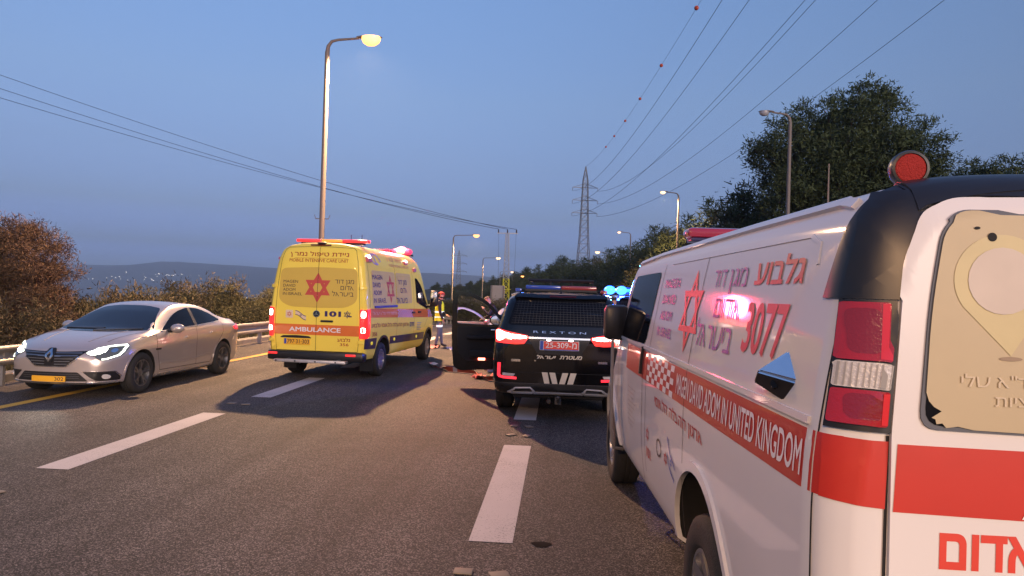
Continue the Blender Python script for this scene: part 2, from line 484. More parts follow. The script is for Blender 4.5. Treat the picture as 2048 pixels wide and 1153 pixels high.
c = mixn('MULTIPLY', c, ramp2(n3.outputs['Fac'], .70, 1.25), 1)
L.new(c, B.inputs['Base Color'])
bp = node('ShaderNodeBump'); bp.inputs['Strength'].default_value = .55; bp.inputs['Distance'].default_value = .006
L.new(v1.outputs['Distance'], bp.inputs['Height']); L.new(bp.outputs['Normal'], B.inputs['Normal'])
ry = np.concatenate([np.arange(-40, 110, 2), np.arange(110, 421, 8)])
def strip(name, x0, x1, y0, y1, m, dz, nx=2, step=2., kind='structure'):
    n = max(2, int((y1-y0)/step)+1); yy = np.linspace(y0, y1, n); xx = np.linspace(x0, x1, nx)
    Y, U = np.meshgrid(yy, xx, indexing='ij'); X = U+road_x(Y); Z = road_z(Y)+dz
    V = np.stack([X, Y, Z], -1).reshape(-1, 3); i = np.arange(n*nx).reshape(n, nx)
    Fc = np.stack([i[:-1, :-1], i[:-1, 1:], i[1:, 1:], i[1:, :-1]], -1).reshape(-1, 4)
    me = bpy.data.meshes.new(name); me.from_pydata(V.tolist(), [], Fc.tolist())
    o = mesh_obj(name, me, m, None, 180)
    if kind: o['kind'] = kind
    return o
strip('road', -9.45, 11.6, -40, 420, m_asph, 0, 8)
# kerbs: real steps on both edges
m_conc = mat('kerb_concrete', (.2, .19, .17), .9, scale=5, var=.35, bump=.3)
for x0 in (-9.75, 11.6):
    bm = bmesh.new(); yy = np.concatenate([np.arange(-40, 100, 3), np.arange(100, 421, 10)]); prev = None
    for y in yy:
        x = x0+float(road_x(y)); z = float(road_z(y))
        cur = [bm.verts.new((x+a, y, z+b)) for a, b in ((0, -.2), (0, .12), (.02, .14), (.28, .14), (.3, .12), (.3, -.2))]
        if prev:
            for k in range(5): bm.faces.new((prev[k], prev[k+1], cur[k+1], cur[k]))
        prev = cur
    fixn(bm); o = bm_obj('kerb', bm, m_conc, None, 40); o['kind'] = 'structure'

# worn paint
def paint(name, col, lo=.40, hi=.56):
    m = mat(name, col, .75, scale=3, var=.1); N, L, B = nd(m)
    t = N.new('ShaderNodeTexCoord'); a = N.new('ShaderNodeTexNoise'); a.inputs['Scale'].default_value = 70; a.inputs['Detail'].default_value = 6; a.inputs['Roughness'].default_value = .75
    b = N.new('ShaderNodeTexNoise'); b.inputs['Scale'].default_value = 1.6; b.inputs['Detail'].default_value = 3
    ad = N.new('ShaderNodeMath'); ad.operation = 'MULTIPLY_ADD'; ad.inputs[1].default_value = .8
    sb = N.new('ShaderNodeMath'); sb.operation = 'MULTIPLY'; sb.inputs[1].default_value = .2
    r = N.new('ShaderNodeValToRGB'); r.color_ramp.elements[0].position = lo; r.color_ramp.elements[1].position = hi
    L.new(t.outputs['Object'], a.inputs['Vector']); L.new(t.outputs['Object'], b.inputs['Vector'])
    L.new(b.outputs['Fac'], sb.inputs[0]); L.new(a.outputs['Fac'], ad.inputs[0]); L.new(sb.outputs[0], ad.inputs[2]); L.new(ad.outputs[0], r.inputs[0])
    mx = N.new('ShaderNodeMix'); mx.data_type = 'RGBA'; mx.inputs['A'].default_value = (.07, .062, .055, 1)
    old = B.inputs['Base Color'].links[0].from_socket
    L.new(r.outputs[0], mx.inputs['Factor']); L.new(old, mx.inputs['B']); L.new(mx.outputs['Result'], B.inputs['Base Color'])
    return m
m_white = paint('worn_white_paint', (.50, .455, .42), .36, .45); m_yellow = paint('yellow_edge_paint', (.62, .36, .04), .34, .47)
for y0 in (4.98, 9.85, 14.6, 19.3, 24, 28.7, 33.4): strip('lane_marking', -.6, -.285, y0, y0+3.2, m_white, .004, 2, 1)
for y0 in (6.28, 10.88, 15.4, 20, 24.5, 29, 33.6, 38.2): strip('lane_marking', -4.87, -4.55, y0, y0+(3.1 if y0 < 8 else 2.6), m_white, .004, 2, 1)
strip('edge_line', -7.72, -7.54, -40, 200, m_yellow, .004, 2, 2)
# oil spot
bm = bmesh.new(); vs = [bm.verts.new((-.08+.07*math.cos(a)*(1+.2*math.sin(3*a)), 4.99+.055*math.sin(a), .004)) for a in np.linspace(0, 2*math.pi, 24, endpoint=False)]
bm.faces.new(vs); o = bm_obj('oil_stain', bm, mat('oil_stain', (.008, .007, .007), .95, spec=.1)); o['kind'] = 'structure'

# hills across the valley
hx = np.linspace(-9000, 4000, 130); hy = np.linspace(5200, 9000, 24)
prof_x = np.array([-9000, -6000, -5300, -4800, -4400, -4150, -3870, -3600, -3200, -2600, -1900, -1300, -900, -500, 200, 1500, 4000])
prof_h = np.array([170, 150, 150, 150, 154, 172, 208, 196, 186, 164, 150, 165, 155, 130, 105, 110, 120])+100
rg = np.random.RandomState(3)
def hz(X, Y):
    h = np.interp(X, prof_x, prof_h); t = (Y-5200)/3800
    rid = np.sin(np.pi*np.clip(t*1.15, 0, 1))**.8
    n = sum(a*np.sin(X*f+p)*np.cos(Y*f*1.3+q) for a, f, p, q in ((14, .0021, 1, 2), (9, .0047, 3, 1), (5, .011, 0, 2)))
    return -90+(h+n*.6)*rid
m_hill = mat('hill_forest', (.05, .055, .045), .95, scale=.002, var=.5)
quad_sheet('hills', hx, hy, hz, m_hill)
# the town's lights on the plain and the slopes
m_town = mat('town_lamp', (.9, .9, .9), .5, emit=(1, .88, .72), es=1.1)
bm = bmesh.new(); rr = random.Random(5)
for cx, cy, wx, wy, n in ((-3560, 5500, 420, 60, 22), (-3330, 5700, 200, 60, 20), (-3900, 4300, 900, 300, 10), (-2500, 4300, 900, 250, 9), (-4300, 5200, 500, 300, 6)):
    for i in range(n):
        x = rr.gauss(cx, wx/2); y = rr.gauss(cy, wy/2); z = float(hz(x, y)) if y > 5200 else -85
        s = rr.uniform(1.2, 3.2); box(bm, (x, y, max(z, -85)+6), (s*2.2, s, s))
o = bm_obj('town_lights', bm, m_town, None, 0); tag(o, 'scattered lights of a town on the valley floor and hills', 'town lights', kind='stuff')

# ================================================================ FOLIAGE
def leaf_mat(name, c1, c2, rough=.75):
    m = mat(name, c1, rough, spec=.25); N, L, B = nd(m)
    g = N.new('ShaderNodeNewGeometry'); t = N.new('ShaderNodeTexCoord'); n = N.new('ShaderNodeTexNoise'); n.inputs['Scale'].default_value = .9; n.inputs['Detail'].default_value = 3
    L.new(t.outputs['Object'], n.inputs['Vector'])
    a = N.new('ShaderNodeMath'); a.operation = 'MULTIPLY_ADD'; a.inputs[1].default_value = .5
    s = N.new('ShaderNodeMath'); s.operation = 'MULTIPLY_ADD'; s.inputs[1].default_value = 1.4; s.inputs[2].default_value = -.45
    L.new(n.outputs['Fac'], s.inputs[0]); L.new(g.outputs['Random Per Island'], a.inputs[0]); L.new(s.outputs[0], a.inputs[2])
    mx = N.new('ShaderNodeMix'); mx.data_type = 'RGBA'; mx.inputs['A'].default_value = (*c1, 1); mx.inputs['B'].default_value = (*c2, 1)
    L.new(a.outputs[0], mx.inputs['Factor']); L.new(mx.outputs['Result'], B.inputs['Base Color'])
    return m
m_bark = mat('bark', (.06, .045, .033), .9, scale=6, var=.4, bump=.6, bscale=25)
def leaves(name, blobs, n, size, asp, m, parent, seed=0, droop=0., shell=.55, clump=0.35):
    """thousands of leaf-sized faces in clumps spread through the blobs' volumes"""
    rg = np.random.RandomState(seed); bl = np.array(blobs, float)
    vol = (bl[:, 3]*bl[:, 4]*bl[:, 5])**.75; pr = vol/vol.sum()
    nc = max(12, n//26); k = rg.choice(len(bl), nc, p=pr)
    d = rg.normal(size=(nc, 3)); d /= np.linalg.norm(d, axis=1)[:, None]
    rad = shell+(1-shell)*rg.rand(nc)**.6; rad *= 1+.22*rg.normal(size=nc)*.6
    cc = bl[k, :3]+d*rad[:, None]*bl[k, 3:6]
    j = rg.randint(0, nc, n)
    cs = clump*(.6+.8*rg.rand(nc))
    P = cc[j]+rg.normal(size=(n, 3))*cs[j][:, None]*np.array([1, 1, .75])*.5
    out = d[j]*.6+rg.normal(size=(n, 3))*.8; out[:, 2] += .25-droop; out /= np.linalg.norm(out, axis=1)[:, None]
    side = np.cross(out, rg.normal(size=(n, 3))); side /= np.linalg.norm(side, axis=1)[:, None]
    s = size*(.6+.8*rg.rand(n))[:, None]; w = s*asp
    V = np.stack([P-side*w*.5, P+side*w*.5, P+out*s+side*w*.15, P+out*s-side*w*.15], 1).reshape(-1, 3)
    Fc = np.arange(n*4).reshape(n, 4)
    me = bpy.data.meshes.new(name); me.from_pydata(V.tolist(), [], Fc.tolist())
    return mesh_obj(name, me, m, parent, 0)
def trunk(name, base, top, r0, r1, limbs, parent, seed=0):
    rr = random.Random(seed); bm = bmesh.new(); b = Vector(base); t = Vector(top); n = 7
    pts = [b.lerp(t, i/n)+Vector((rr.uniform(-.1, .1), rr.uniform(-.1, .1), 0))*(t-b).length*.03*min(i, 3) for i in range(n+1)]
    tube(bm, pts, [r0+(r1-r0)*i/n for i in range(n+1)], 8)
    for L_ in limbs:
        e = Vector(L_[:3]); h = max(.25, min(.85, (e.z-b.z)/(t.z-b.z)-.25)); s = b.lerp(t, h)
        m1 = s.lerp(e, .5)+Vector((0, 0, -.05*(e-s).length)); rr_ = r0*(1-h*.75)*.5
        tube(bm, [s, m1, e], [rr_, rr_*.6, rr_*.2], 6)
    return bm_obj(name, bm, m_bark, parent, 60)

m_pine = leaf_mat('pine_needles', (.024, .037, .016), (.066, .09, .034))
m_pine2 = leaf_mat('dry_pine_needles', (.04, .046, .02), (.12, .11, .045))
m_tam = leaf_mat('lamplit_leaves', (.052, .036, .023), (.125, .076, .046))  # the street lamp's orange light is put into these leaf colours
m_bush = leaf_mat('scrub_leaves', (.032, .037, .017), (.09, .08, .034))

# big pine standing right of the road
CZ = 45.
def at_px(x, y, Y): # a point of the picture plane carried to depth Y (measured once from the photo)
    k = Y/1400; return Vector(((x-1120)*k, Y, 1.78-(y-590-(x-1120)*.0297)*k))
p0 = at_px(1650, 560, CZ); pg = Vector((p0.x, CZ, float(gz(p0.x, CZ))-.2))
tree = thing('pine_tree', 'tallest pine, broad dark crown behind the unlit street lamp', 'tree', pg, 0, 'pines on the hillside')
bl = []
rr = random.Random(11)
for x, y, r in ((1690, 245, 52), (1645, 265, 50), (1735, 262, 42), (1590, 262, 40), (1540, 300, 48), (1510, 325, 34), (1620, 330, 70), (1700, 320, 66), (1770, 300, 50), (1800, 320, 42), (1560, 370, 58), (1640, 400, 72), (1730, 390, 70), (1790, 370, 48), (1545, 420, 50), (1600, 460, 60), (1690, 460, 66), (1770, 440, 52), (1685, 205, 18), (1755, 222, 20), (1582, 225, 20), (1495, 300, 16)):
    for dz in ((-2.2, 0, 2.2) if r > 45 else (rr.uniform(-1, 1),)):
        p = at_px(x+rr.uniform(-8, 8), y+rr.uniform(-8, 8), CZ)-pg; q = r*CZ/1400
        bl.append((p.x, dz+rr.uniform(-.6, .6), p.z, q*.92, q*.8, q*.72))
for k in range(46):   # loose tufts along the outline and through the crown
    b0 = rr.choice(bl); a = rr.uniform(-.5, 3.6); q = rr.uniform(.35, .75)
    bl.append((b0[0]+1.12*b0[3]*math.cos(a), b0[1]+rr.uniform(-.5, .5), b0[2]+1.12*b0[5]*math.sin(a), q, q, q*.8))
leaves('crown', bl, 110000, .2, .34, m_pine, tree, 1, shell=.45, clump=.5)
trunk('trunk', (0, 0, 0), (0, 0, 10.5), .38, .1, [b[:3] for b in bl[::3]], tree, 1)

# four kinds of hillside pine, copied
def pine_proto(k, h, w, m, n):
    t = thing('pine_tree', 'pine', 'tree', (0, 0, 0), 0, 'pines on the hillside'); rr = random.Random(k); bl = []
    for i in range(11):
        z = h*(.28+.66*i/10); q = w*(1.02-.75*(i/10)**1.4)*rr.uniform(.75, 1.15)
        for j in range(3 if i < 8 else 1):
            a = rr.uniform(0, 6.3); d = q*.55 if i < 8 else 0
            bl.append((d*math.cos(a), d*math.sin(a), z+rr.uniform(-.3, .3), q*.62, q*.62, h*.075))
    leaves('crown', bl, n*2, .32, .24, m, t, k, shell=.35, clump=.55)
    trunk('trunk', (0, 0, -.4), (0, 0, h*.85), .2, .05, [b[:3] for b in bl[::4]], t, k)
    return t
protos = [pine_proto(21, 9, 2.7, m_pine, 9000), pine_proto(22, 10.5, 3.0, m_pine, 10000), pine_proto(23, 7.5, 2.9, m_pine2, 8000), pine_proto(24, 9.5, 3.8, m_pine, 10000)]
# (x px of the crown, y px of its top, depth, kind): positions measured along the tree line
spots = [(1475, 372, 52, 0), (1440, 405, 58, 2), (1505, 420, 50, 1), (1410, 412, 66, 1), (1375, 440, 72, 3), (1345, 462, 80, 2), (1395, 455, 60, 2), (1322, 455, 92, 0), (1300, 462, 100, 1), (1272, 490, 112, 3), (1245, 492, 125, 0),
         (1218, 505, 140, 1), (1192, 512, 155, 2), (1170, 520, 150, 3), (1145, 525, 185, 1), (1122, 512, 200, 0), (1100, 532, 215, 3), (1075, 533, 235, 1), (1052, 534, 255, 0), (1030, 545, 275, 3), (1008, 548, 295, 2), (985, 553, 310, 1), (962, 558, 330, 3), (940, 562, 345, 0), (918, 568, 360, 2), (895, 574, 375, 3), (872, 577, 390, 1),
         (1290, 520, 75, 2), (1330, 500, 64, 3), (1255, 545, 88, 1), (1225, 555, 105, 2), (1195, 560, 120, 3), (1150, 560, 150, 0), (1120, 562, 165, 2), (1090, 562, 180, 1), (1060, 565, 200, 2), (1420, 470, 54, 3), (1470, 450, 47, 3), (1530, 470, 41, 2),
         (1110, 545, 170, 3), (1140, 545, 160, 1), (1165, 548, 145, 3), (1085, 548, 185, 3), (1060, 550, 200, 1), (1035, 555, 215, 3), (1190, 545, 135, 1), (1215, 540, 128, 3), (1240, 530, 118, 3), (1265, 522, 108, 1), (1300, 500, 92, 3), (1000, 560, 240, 3), (985, 568, 225, 1), (955, 572, 260, 3), (925, 578, 280, 1), (890, 586, 300, 3), (1045, 560, 250, 3), (1015, 566, 270, 0), (975, 572, 290, 2), (940, 580, 300, 3), (905, 586, 320, 1), (1575, 480, 38, 2),
         (1880, 345, 62, 0), (1905, 340, 64, 1), (1935, 332, 60, 0), (1970, 330, 66, 3), (2010, 332, 62, 1), (2045, 318, 58, 3), (2085, 330, 60, 0), (1850, 372, 56, 2), (1990, 360, 55, 2), (1810, 400, 52, 1),
         (2140, 320, 58, 1), (2200, 340, 55, 3)]
hts = [9, 10.5, 7.5, 9.5]; made = set(); rr = random.Random(4)
kinds = ['slim dark pine', 'tall dark pine', 'low brownish pine', 'broad dark pine']
order = sorted(range(len(spots)), key=lambda i: spots[i][0])
for i, (x, y, Y, k) in enumerate(spots):
    p = at_px(x, y, Y); g = float(gz(p.x, Y)); t = copy_tree(protos[k]) if k in made else protos[k]; made.add(k)
    s = max(.5, (p.z-g)/(hts[k]*1.0)); sw = min(max(s, .75), 1.5)*(1.55 if Y > 130 else 1.15)
    t.location = (p.x, Y, g); t.scale = (sw, sw, s); t.rotation_euler = (0, 0, rr.uniform(0, 6.3))
    j = order.index(i)
    if Y > 130: t['label'] = 'dark pine far down the wooded slope beyond the police vehicles'
    elif x > 1790: t['label'] = 'dark pine whose top shows over the roof of the white van'
    else: t['label'] = '%s on the slope between the tallest pine and the lattice pylon' % kinds[k]

# lamplit tree and the scrub along the left guard rail
p = at_px(20, 560, 19.5); g = float(gz(p.x, 19.5))
tree = thing('lamplit_tree', 'feathery tree, lamplight put into its leaf colour, behind the guard rail at the left edge', 'tree', (p.x, 19.5, g), 0)
bl = []
for x, y, r in ((40, 470, 34), (0, 480, 45), (-45, 500, 50), (75, 500, 26), (88, 540, 28), (40, 540, 50), (-20, 560, 55), (85, 585, 28), (60, 600, 46), (0, 620, 50), (25, 445, 20), (-70, 570, 50), (30, 660, 50), (85, 640, 36)):
    q = at_px(x-34, y, 19.5)-Vector((p.x, 19.5, g)); a = .84*r*19.5/1400
    for dz in (-.7, .1, .8): bl.append((q.x, dz*rr.uniform(.5, 1.2), q.z, a, a, a*.85))
leaves('crown', bl, 70000, .085, .24, m_tam, tree, 31, shell=.3, clump=.22)
trunk('trunk', (0, 0, -.3), (0, 0, 3.2), .12, .03, [b[:3] for b in bl[::3]], tree, 31)
def bush_proto(k, w, h, m, n):
    t = thing('bush', 'bush', 'bush', (0, 0, 0), 0, 'scrub behind the left guard rail'); rr = random.Random(k); bl = []
    for i in range(9):
        a = rr.uniform(0, 6.3); d = rr.uniform(0, .6)*w; bl.append((d*math.cos(a), d*math.sin(a), h*rr.uniform(.3, .8), w*.42, w*.42, h*.3))
    for i in range(5): bl.append((rr.uniform(-.7, .7)*w, rr.uniform(-.5, .5)*w, h*rr.uniform(.8, 1.05), w*.14, w*.14, h*.14))
    leaves('foliage', bl, n*2, .095, .26, m, t, k, shell=.2, clump=.26)
    trunk('stem', (0, 0, -.3), (0, 0, h*.8), .06, .02, [b[:3] for b in bl], t, k)
    return t
mat_mix = leaf_mat('brown_scrub_leaves', (.040, .036, .019), (.10, .077, .040))
bps = [bush_proto(41, 1.5, 2.0, m_bush, 6500), bush_proto(42, 1.2, 2.4, m_bush, 6000), bush_proto(43, 1.7, 1.7, mat_mix, 6500)]
bh = [2.0, 2.4, 1.7]
bspots = [(105, 608, 21, 0), (150, 590, 23, 0), (190, 596, 22, 2), (235, 582, 26, 0), (272, 585, 24, 1), (318, 575, 25, 1), (362, 580, 26, 0), (405, 575, 27, 2), (440, 565, 27, 1), (480, 590, 27, 0), (520, 575, 29, 1), (550, 560, 31, 1), (30, 640, 18, 0), (-30, 620, 17, 2), (90, 650, 19, 2), (200, 625, 21, 0), (330, 610, 23, 2), (450, 610, 25, 0), (540, 610, 28, 2), (870, 598, 60, 0), (905, 596, 66, 1), (935, 600, 62, 0), (965, 602, 70, 2), (845, 600, 50, 1), (1000, 608, 66, 0), (820, 605, 46, 0)]
made = set()
for i, (x, y, Y, k) in enumerate(bspots):
    p = at_px(x, y, Y); g = float(gz(p.x, Y)); t = copy_tree(bps[k]) if k in made else bps[k]; made.add(k)
    s = max(.6, (p.z-g)/(bh[k]*1.05)); t.location = (p.x, Y, g); sw = min(max(s, .8), 1.25)*(1 if Y < 40 else 1.9); t.scale = (sw, sw, s); t.rotation_euler = (0, 0, rr.uniform(0, 6.3))
    t['label'] = 'scrubby bush far along the rail beyond the yellow ambulance' if Y > 40 else ['low olive scrub bush behind the silver car and guard rail', 'tall thin olive bush behind the silver car and guard rail', 'low russet bush behind the silver car and guard rail'][k]
# dry grass along the verge
def grass(name, n, x0, x1, y0, y1, m, h, seed, label):
    rg = np.random.RandomState(seed); X = rg.uniform(x0, x1, n); Y = rg.uniform(y0, y1, n); Z = gz(X, Y)-.03
    a = rg.uniform(0, 6.28, n); hh = h*(.4+rg.rand(n)); w = .012+.01*rg.rand(n); dx = np.cos(a)*w; dy = np.sin(a)*w
    lx = rg.normal(size=n)*.35*hh; ly = rg.normal(size=n)*.35*hh
    V = np.stack([np.stack([X-dx, Y-dy, Z], -1), np.stack([X+dx, Y+dy, Z], -1), np.stack([X+lx, Y+ly, Z+hh], -1)], 1).reshape(-1, 3)
    me = bpy.data.meshes.new(name); me.from_pydata(V.tolist(), [], np.arange(3*n).reshape(n, 3).tolist())
    o = mesh_obj(name, me, m, None, 0); tag(o, label, 'grass', kind='stuff')
m_grass = leaf_mat('dry_grass', (.06, .055, .022), (.16, .13, .06))
grass('grass', 26000, -12.5, -9.75, 6, 45, m_grass, .22, 5, 'dry grass and weeds along the foot of the left guard rail')

# ================================================================ STREET FURNITURE
m_pole = mat('galvanised_pole', (.17, .145, .12), .65, .1, scale=2, var=.12)
m_polew = mat('pole_white_band', (.7, .68, .63), .6); m_poleb = mat('pole_black_band', (.015, .015, .015), .6)
SOD = (1, .57, .28)
m_lens = mat('sodium_lens', (.9, .7, .4), .3, emit=(1, .36, .08), es=1.0)
m_lens_w = mat('pale_lamp_lens', (.9, .85, .8), .3, emit=(1, .56, .26), es=.7)
m_lens_off = mat('unlit_lens', (.3, .31, .33), .25)
def street_lamp(x, y, z, h, side, lit, label, watts=0, reach=1.45, lens=None, r=.085, group='street lamps along the road', head=1.):
    t = thing('street_lamp', label, 'street lamp', (x, y, z), 0, group)
    bm = bmesh.new(); hs = h-.55
    lathe(bm, [(0, 0), (r*1.9, 0), (r*1.9, .35), (r*1.3, .5), (r, hs), (0, hs)], 14)
    for f in bm.faces:
        zz = f.calc_center_median().z
    bmesh.ops.bisect_plane(bm, geom=bm.verts[:]+bm.edges[:]+bm.faces[:], plane_co=(0, 0, 1.15), plane_no=(0, 0, 1))
    for q in (1.7, 2.25): bmesh.ops.bisect_plane(bm, geom=bm.verts[:]+bm.edges[:]+bm.faces[:], plane_co=(0, 0, q), plane_no=(0, 0, 1))
    for f in bm.faces:
        zz = f.calc_center_median().z; f.material_index = 2 if zz < 1.15 or 1.7 < zz < 2.25 else (1 if zz < 1.7 else 0)
    if h > 10: box(bm, (0, 0, h*.39), (.5, .03, .03)); tube(bm, [(.24, 0, h*.39), (.3, 0, h*.39+.15)], .012, 5); tube(bm, [(-.24, 0, h*.39), (-.3, 0, h*.39+.15)], .012, 5)
    bm_obj('pole', bm, [m_pole, m_polew, m_poleb], t)
    bm = bmesh.new(); s = side
    tube(bm, [(0, 0, hs-.05), (s*.03, 0, hs+.22), (s*.16, 0, hs+.4), (s*.4, 0, hs+.46), (s*(reach-.25), 0, h-.03)], [r*1.0, r*.8, r*.65, r*.55, r*.45], 10)
    bm_obj('arm', bm, m_pole, t)
    bm = bmesh.new(); k = head
    for v, q in ((0, 0),):
        pr = [(s*(reach-.35), .05, .045), (s*(reach-.2), .1, .07), (s*(reach+.05), .15, .085), (s*(reach+.32*k), .13, .06), (s*(reach+.42*k), .05, .02)]
        prev = None
        for (px, w, hh) in pr:
            ring = [bm.verts.new((px, w*math.cos(a), h+hh*math.sin(a)*(1 if math.sin(a) > 0 else .45))) for a in np.linspace(0, 2*math.pi, 12, endpoint=False)]
            if prev:
                for i in range(12): bm.faces.new((prev[i], prev[(i+1) % 12], ring[(i+1) % 12], ring[i]))
            else: bm.faces.new(ring)
            prev = ring
        bm.faces.new(prev); fixn(bm)
    hd = bm_obj('lamp_head', bm, m_pole, t)
    bm = bmesh.new(); lathe(bm, [(0, -.2*k), (.08*k, -.185*k), (.14*k, -.12*k), (.165*k, -.04*k), (.17*k, .04)], 16, Matrix.Translation((s*(reach+.14*k), 0, h-.02)) @ Matrix.Diagonal((1.5, 1, 1, 1))); fixn(bm)
    bm_obj('lens', bm, (lens or m_lens) if lit else m_lens_off, hd, 180)
    if lit and watts:
        ld = bpy.data.lights.new('sodium_lamp', 'SPOT'); ld.energy = watts; ld.color = SOD; ld.shadow_soft_size = .16; ld.spot_size = R(156); ld.spot_blend = .5
        lo = bpy.data.objects.new('lamp_light', ld); COL.objects.link(lo); lo.parent = hd; lo.location = (s*(reach+.14), 0, h-.08-.25*k)
    return t
street_lamp(-8.95, 25.6, 0, 11.15, 1, True, 'tall lit street lamp rising behind the yellow ambulance', 7600, head=1.45)
street_lamp(-13.2, 85, -1.9, 10.65, 1, True, 'lit street lamp between the yellow ambulance and the open police car door', 8000, 2.6, head=1.5)
street_lamp(-14.5, 130, -2, 10.3, 1, True, 'lit street lamp just left of the lattice power pole', 2500, 2.6, m_lens_w, head=1.7)
street_lamp(-16.4, 190, -2, 9.6, 1, True, 'far lit street lamp whose head shows just right of the lattice power pole', 0, 3, m_lens_w, head=1.6)
street_lamp(-15.5, 225, -2, 9.4, 1, True, 'short lit street lamp seen left of the police car roof rack', 0, 3, head=2.1)
street_lamp(11.3, 36, .0, 11.3, -1, False, 'unlit grey street lamp in front of the tallest pine', 0, 1.15)
street_lamp(10.6, 65, -1, 12.5, -1, True, 'lit street lamp to the right of the lattice pylon before the pines', 3000, 1.3, m_lens_w)
street_lamp(9.85, 101, -2, 13.0, -1, True, 'lit street lamp above the blue police lights, taller of that pair', 0, 1.5, m_lens_w)
street_lamp(9.6, 148, -2, 13.0, -1, True, 'lit street lamp above the blue police lights, shorter of that pair', 0, 1.7, m_lens_w, head=2)
# the next lamp of the left row, behind the photographer: its glow lies on the near road
street_lamp(-9.0, -19, 0, 11.15, 1, True, 'lit street lamp beside the road behind the photographer', 10500)

# guard rail
m_rail = mat('guardrail_steel', (.36, .33, .29), .5, .55, scale=3, var=.3)
gr = thing('guard_rail', 'galvanised steel guard rail running along the left edge of the road', 'guard rail', (-9.1, 0, 0))
bm = bmesh.new(); prof = [(0, .67), (.035, .655), (.05, .61), (.03, .575), (-.01, .55), (-.02, .51), (-.01, .47), (.03, .445), (.05, .41), (.035, .36), (0, .345), (-.012, .36), (.02, .41), (-.04, .51), (.02, .61), (-.012, .655)]
prev = None
for y in np.concatenate([np.arange(-6, 90, 2), np.arange(90, 200, 6)]):
    x = float(road_x(y)); z = float(road_z(y)); cur = [bm.verts.new((x+a, y, z+b)) for a, b in prof]
    if prev:
        for k in range(len(prof)): bm.faces.new((prev[k], prev[(k+1) % len(prof)], cur[(k+1) % len(prof)], cur[k]))
    prev = cur
fixn(bm); bm_obj('beam', bm, m_rail, gr, 60)
for i, y in enumerate(np.arange(5, 90, 2.0)):
    bm = bmesh.new(); box(bm, (-.09, 0, .22), (.1, .06, .8)); box(bm, (-.03, 0, .51), (.06, .1, .2))
    p = bm_obj('post', bm, m_rail, gr, 0); p.location = (float(road_x(y)), y, float(road_z(y)))

# lattice masts
m_steel = mat('pylon_steel', (.20, .205, .22), .6, .4); m_ypaint = mat('yellow_mast_paint', (.75, .68, .04), .55, var=.1)
m_gmast = mat('grey_mast', (.42, .42, .42), .6, .2); m_insul = mat('insulator', (.05, .035, .03), .3)
def lattice(bm, z0, z1, w0, w1, n, rad, br=None):
    c = lambda z: w0+(w1-w0)*(z-z0)/(z1-z0); br = br or rad*.6
    for sx_ in (-1, 1):
        for sy in (-1, 1): tube(bm, [(sx_*w0/2, sy*w0/2, z0), (sx_*w1/2, sy*w1/2, z1)], rad, 4)
    zs = [z0]; 
    for i in range(n): zs.append(zs[-1]+c(zs[-1]))
    k = (z1-z0)/(zs[-1]-z0); zs = [z0+(z-z0)*k for z in zs]
    for a, b in zip(zs, zs[1:]):
        A, B = c(a)/2, c(b)/2
        for (p, q) in (((-1, -1), (1, -1)), ((1, -1), (1, 1)), ((1, 1), (-1, 1)), ((-1, 1), (-1, -1))):
            tube(bm, [(p[0]*A, p[1]*A, a), (q[0]*B, q[1]*B, b)], br, 3, False); tube(bm, [(q[0]*A, q[1]*A, a), (p[0]*B, p[1]*B, b)], br, 3, False)
            tube(bm, [(p[0]*B, p[1]*B, b), (q[0]*B, q[1]*B, b)], br, 3, False)
def pylon(x, y, z, H, arms, hw, label, rad, scale=1):
    t = thing('power_pylon', label, 'pylon', (x, y, z), R(8), 'lattice pylons')
    bm = bmesh.new(); W0 = H*.125
    lattice(bm, 0, H*.5, W0, W0*.48, 6, rad); lattice(bm, H*.5, H*.9, W0*.48, W0*.27, 9, rad); lattice(bm, H*.9, H, W0*.27, .1, 3, rad)
    bm_obj('mast', bm, m_steel, t, 0)
    for a in arms:
        bm = bmesh.new()
        for s in (-1, 1):
            for dy in (-.6, .6):
                tube(bm, [(0, dy, a), (s*hw, 0, a)], rad*.8, 3); tube(bm, [(0, dy, a+H*.03), (s*hw, 0, a)], rad*.6, 3)
            tube(bm, [(s*hw, 0, a), (s*hw, 0, a-1.2)], rad*.9, 5)
        bm_obj('cross_arm', bm, m_steel, t, 0)
    return t
PY = Vector((8.2, 260, -2)); pylon(*PY, 51.5, [34.2, 38.9, 43.6], 4.7, 'tall lattice steel pylon standing behind the police car', .12)
far = at_px(915, 500, 700); pylon(far.x, 700, -30, far.z+30, [52, 60, 68], 8, 'faint distant lattice pylon beside the lit lamp on the left', .22)
LP = Vector((-9.3, 120, -2.0))
t = thing('lattice_power_pole', 'lattice power pole with its lower half painted yellow', 'power pole', LP)
bm = bmesh.new(); lattice(bm, 0, 6.2, 1.25, .95, 6, .05, .028); box(bm, (.0, 0, 4.4), (1.7, .9, .08)); box(bm, (0.1, .5, 4.1), (.4, .3, .4)); bm_obj('lower_mast', bm, m_ypaint, t, 0)
bm = bmesh.new(); lattice(bm, 6.2, 14.0, .95, .5, 12, .045, .025); bm_obj('upper_mast', bm, m_gmast, t, 0)
bm = bmesh.new(); box(bm, (0, 0, 14.05), (3.6, .16, .14)); bm_obj('cross_arm', bm, m_gmast, t, 0)
for dx in (-1.55, 0, 1.55):
    bm = bmesh.new(); lathe(bm, [(0, 0), (.11, 0), (.13, .12), (.08, .2), (.13, .3), (.08, .42), (.12, .5), (0, .62)], 10, Matrix.Translation((dx, 0, 14.12))); fixn(bm); bm_obj('insulator', bm, m_insul, t)
for s in (-1.5, 1.5):
    bm = bmesh.new(); tube(bm, [(s, 0, 14), (s*.92, .05, 6), (s*.6, .1, .2)], .018, 4); bm_obj('stay_cable', bm, m_insul, t)
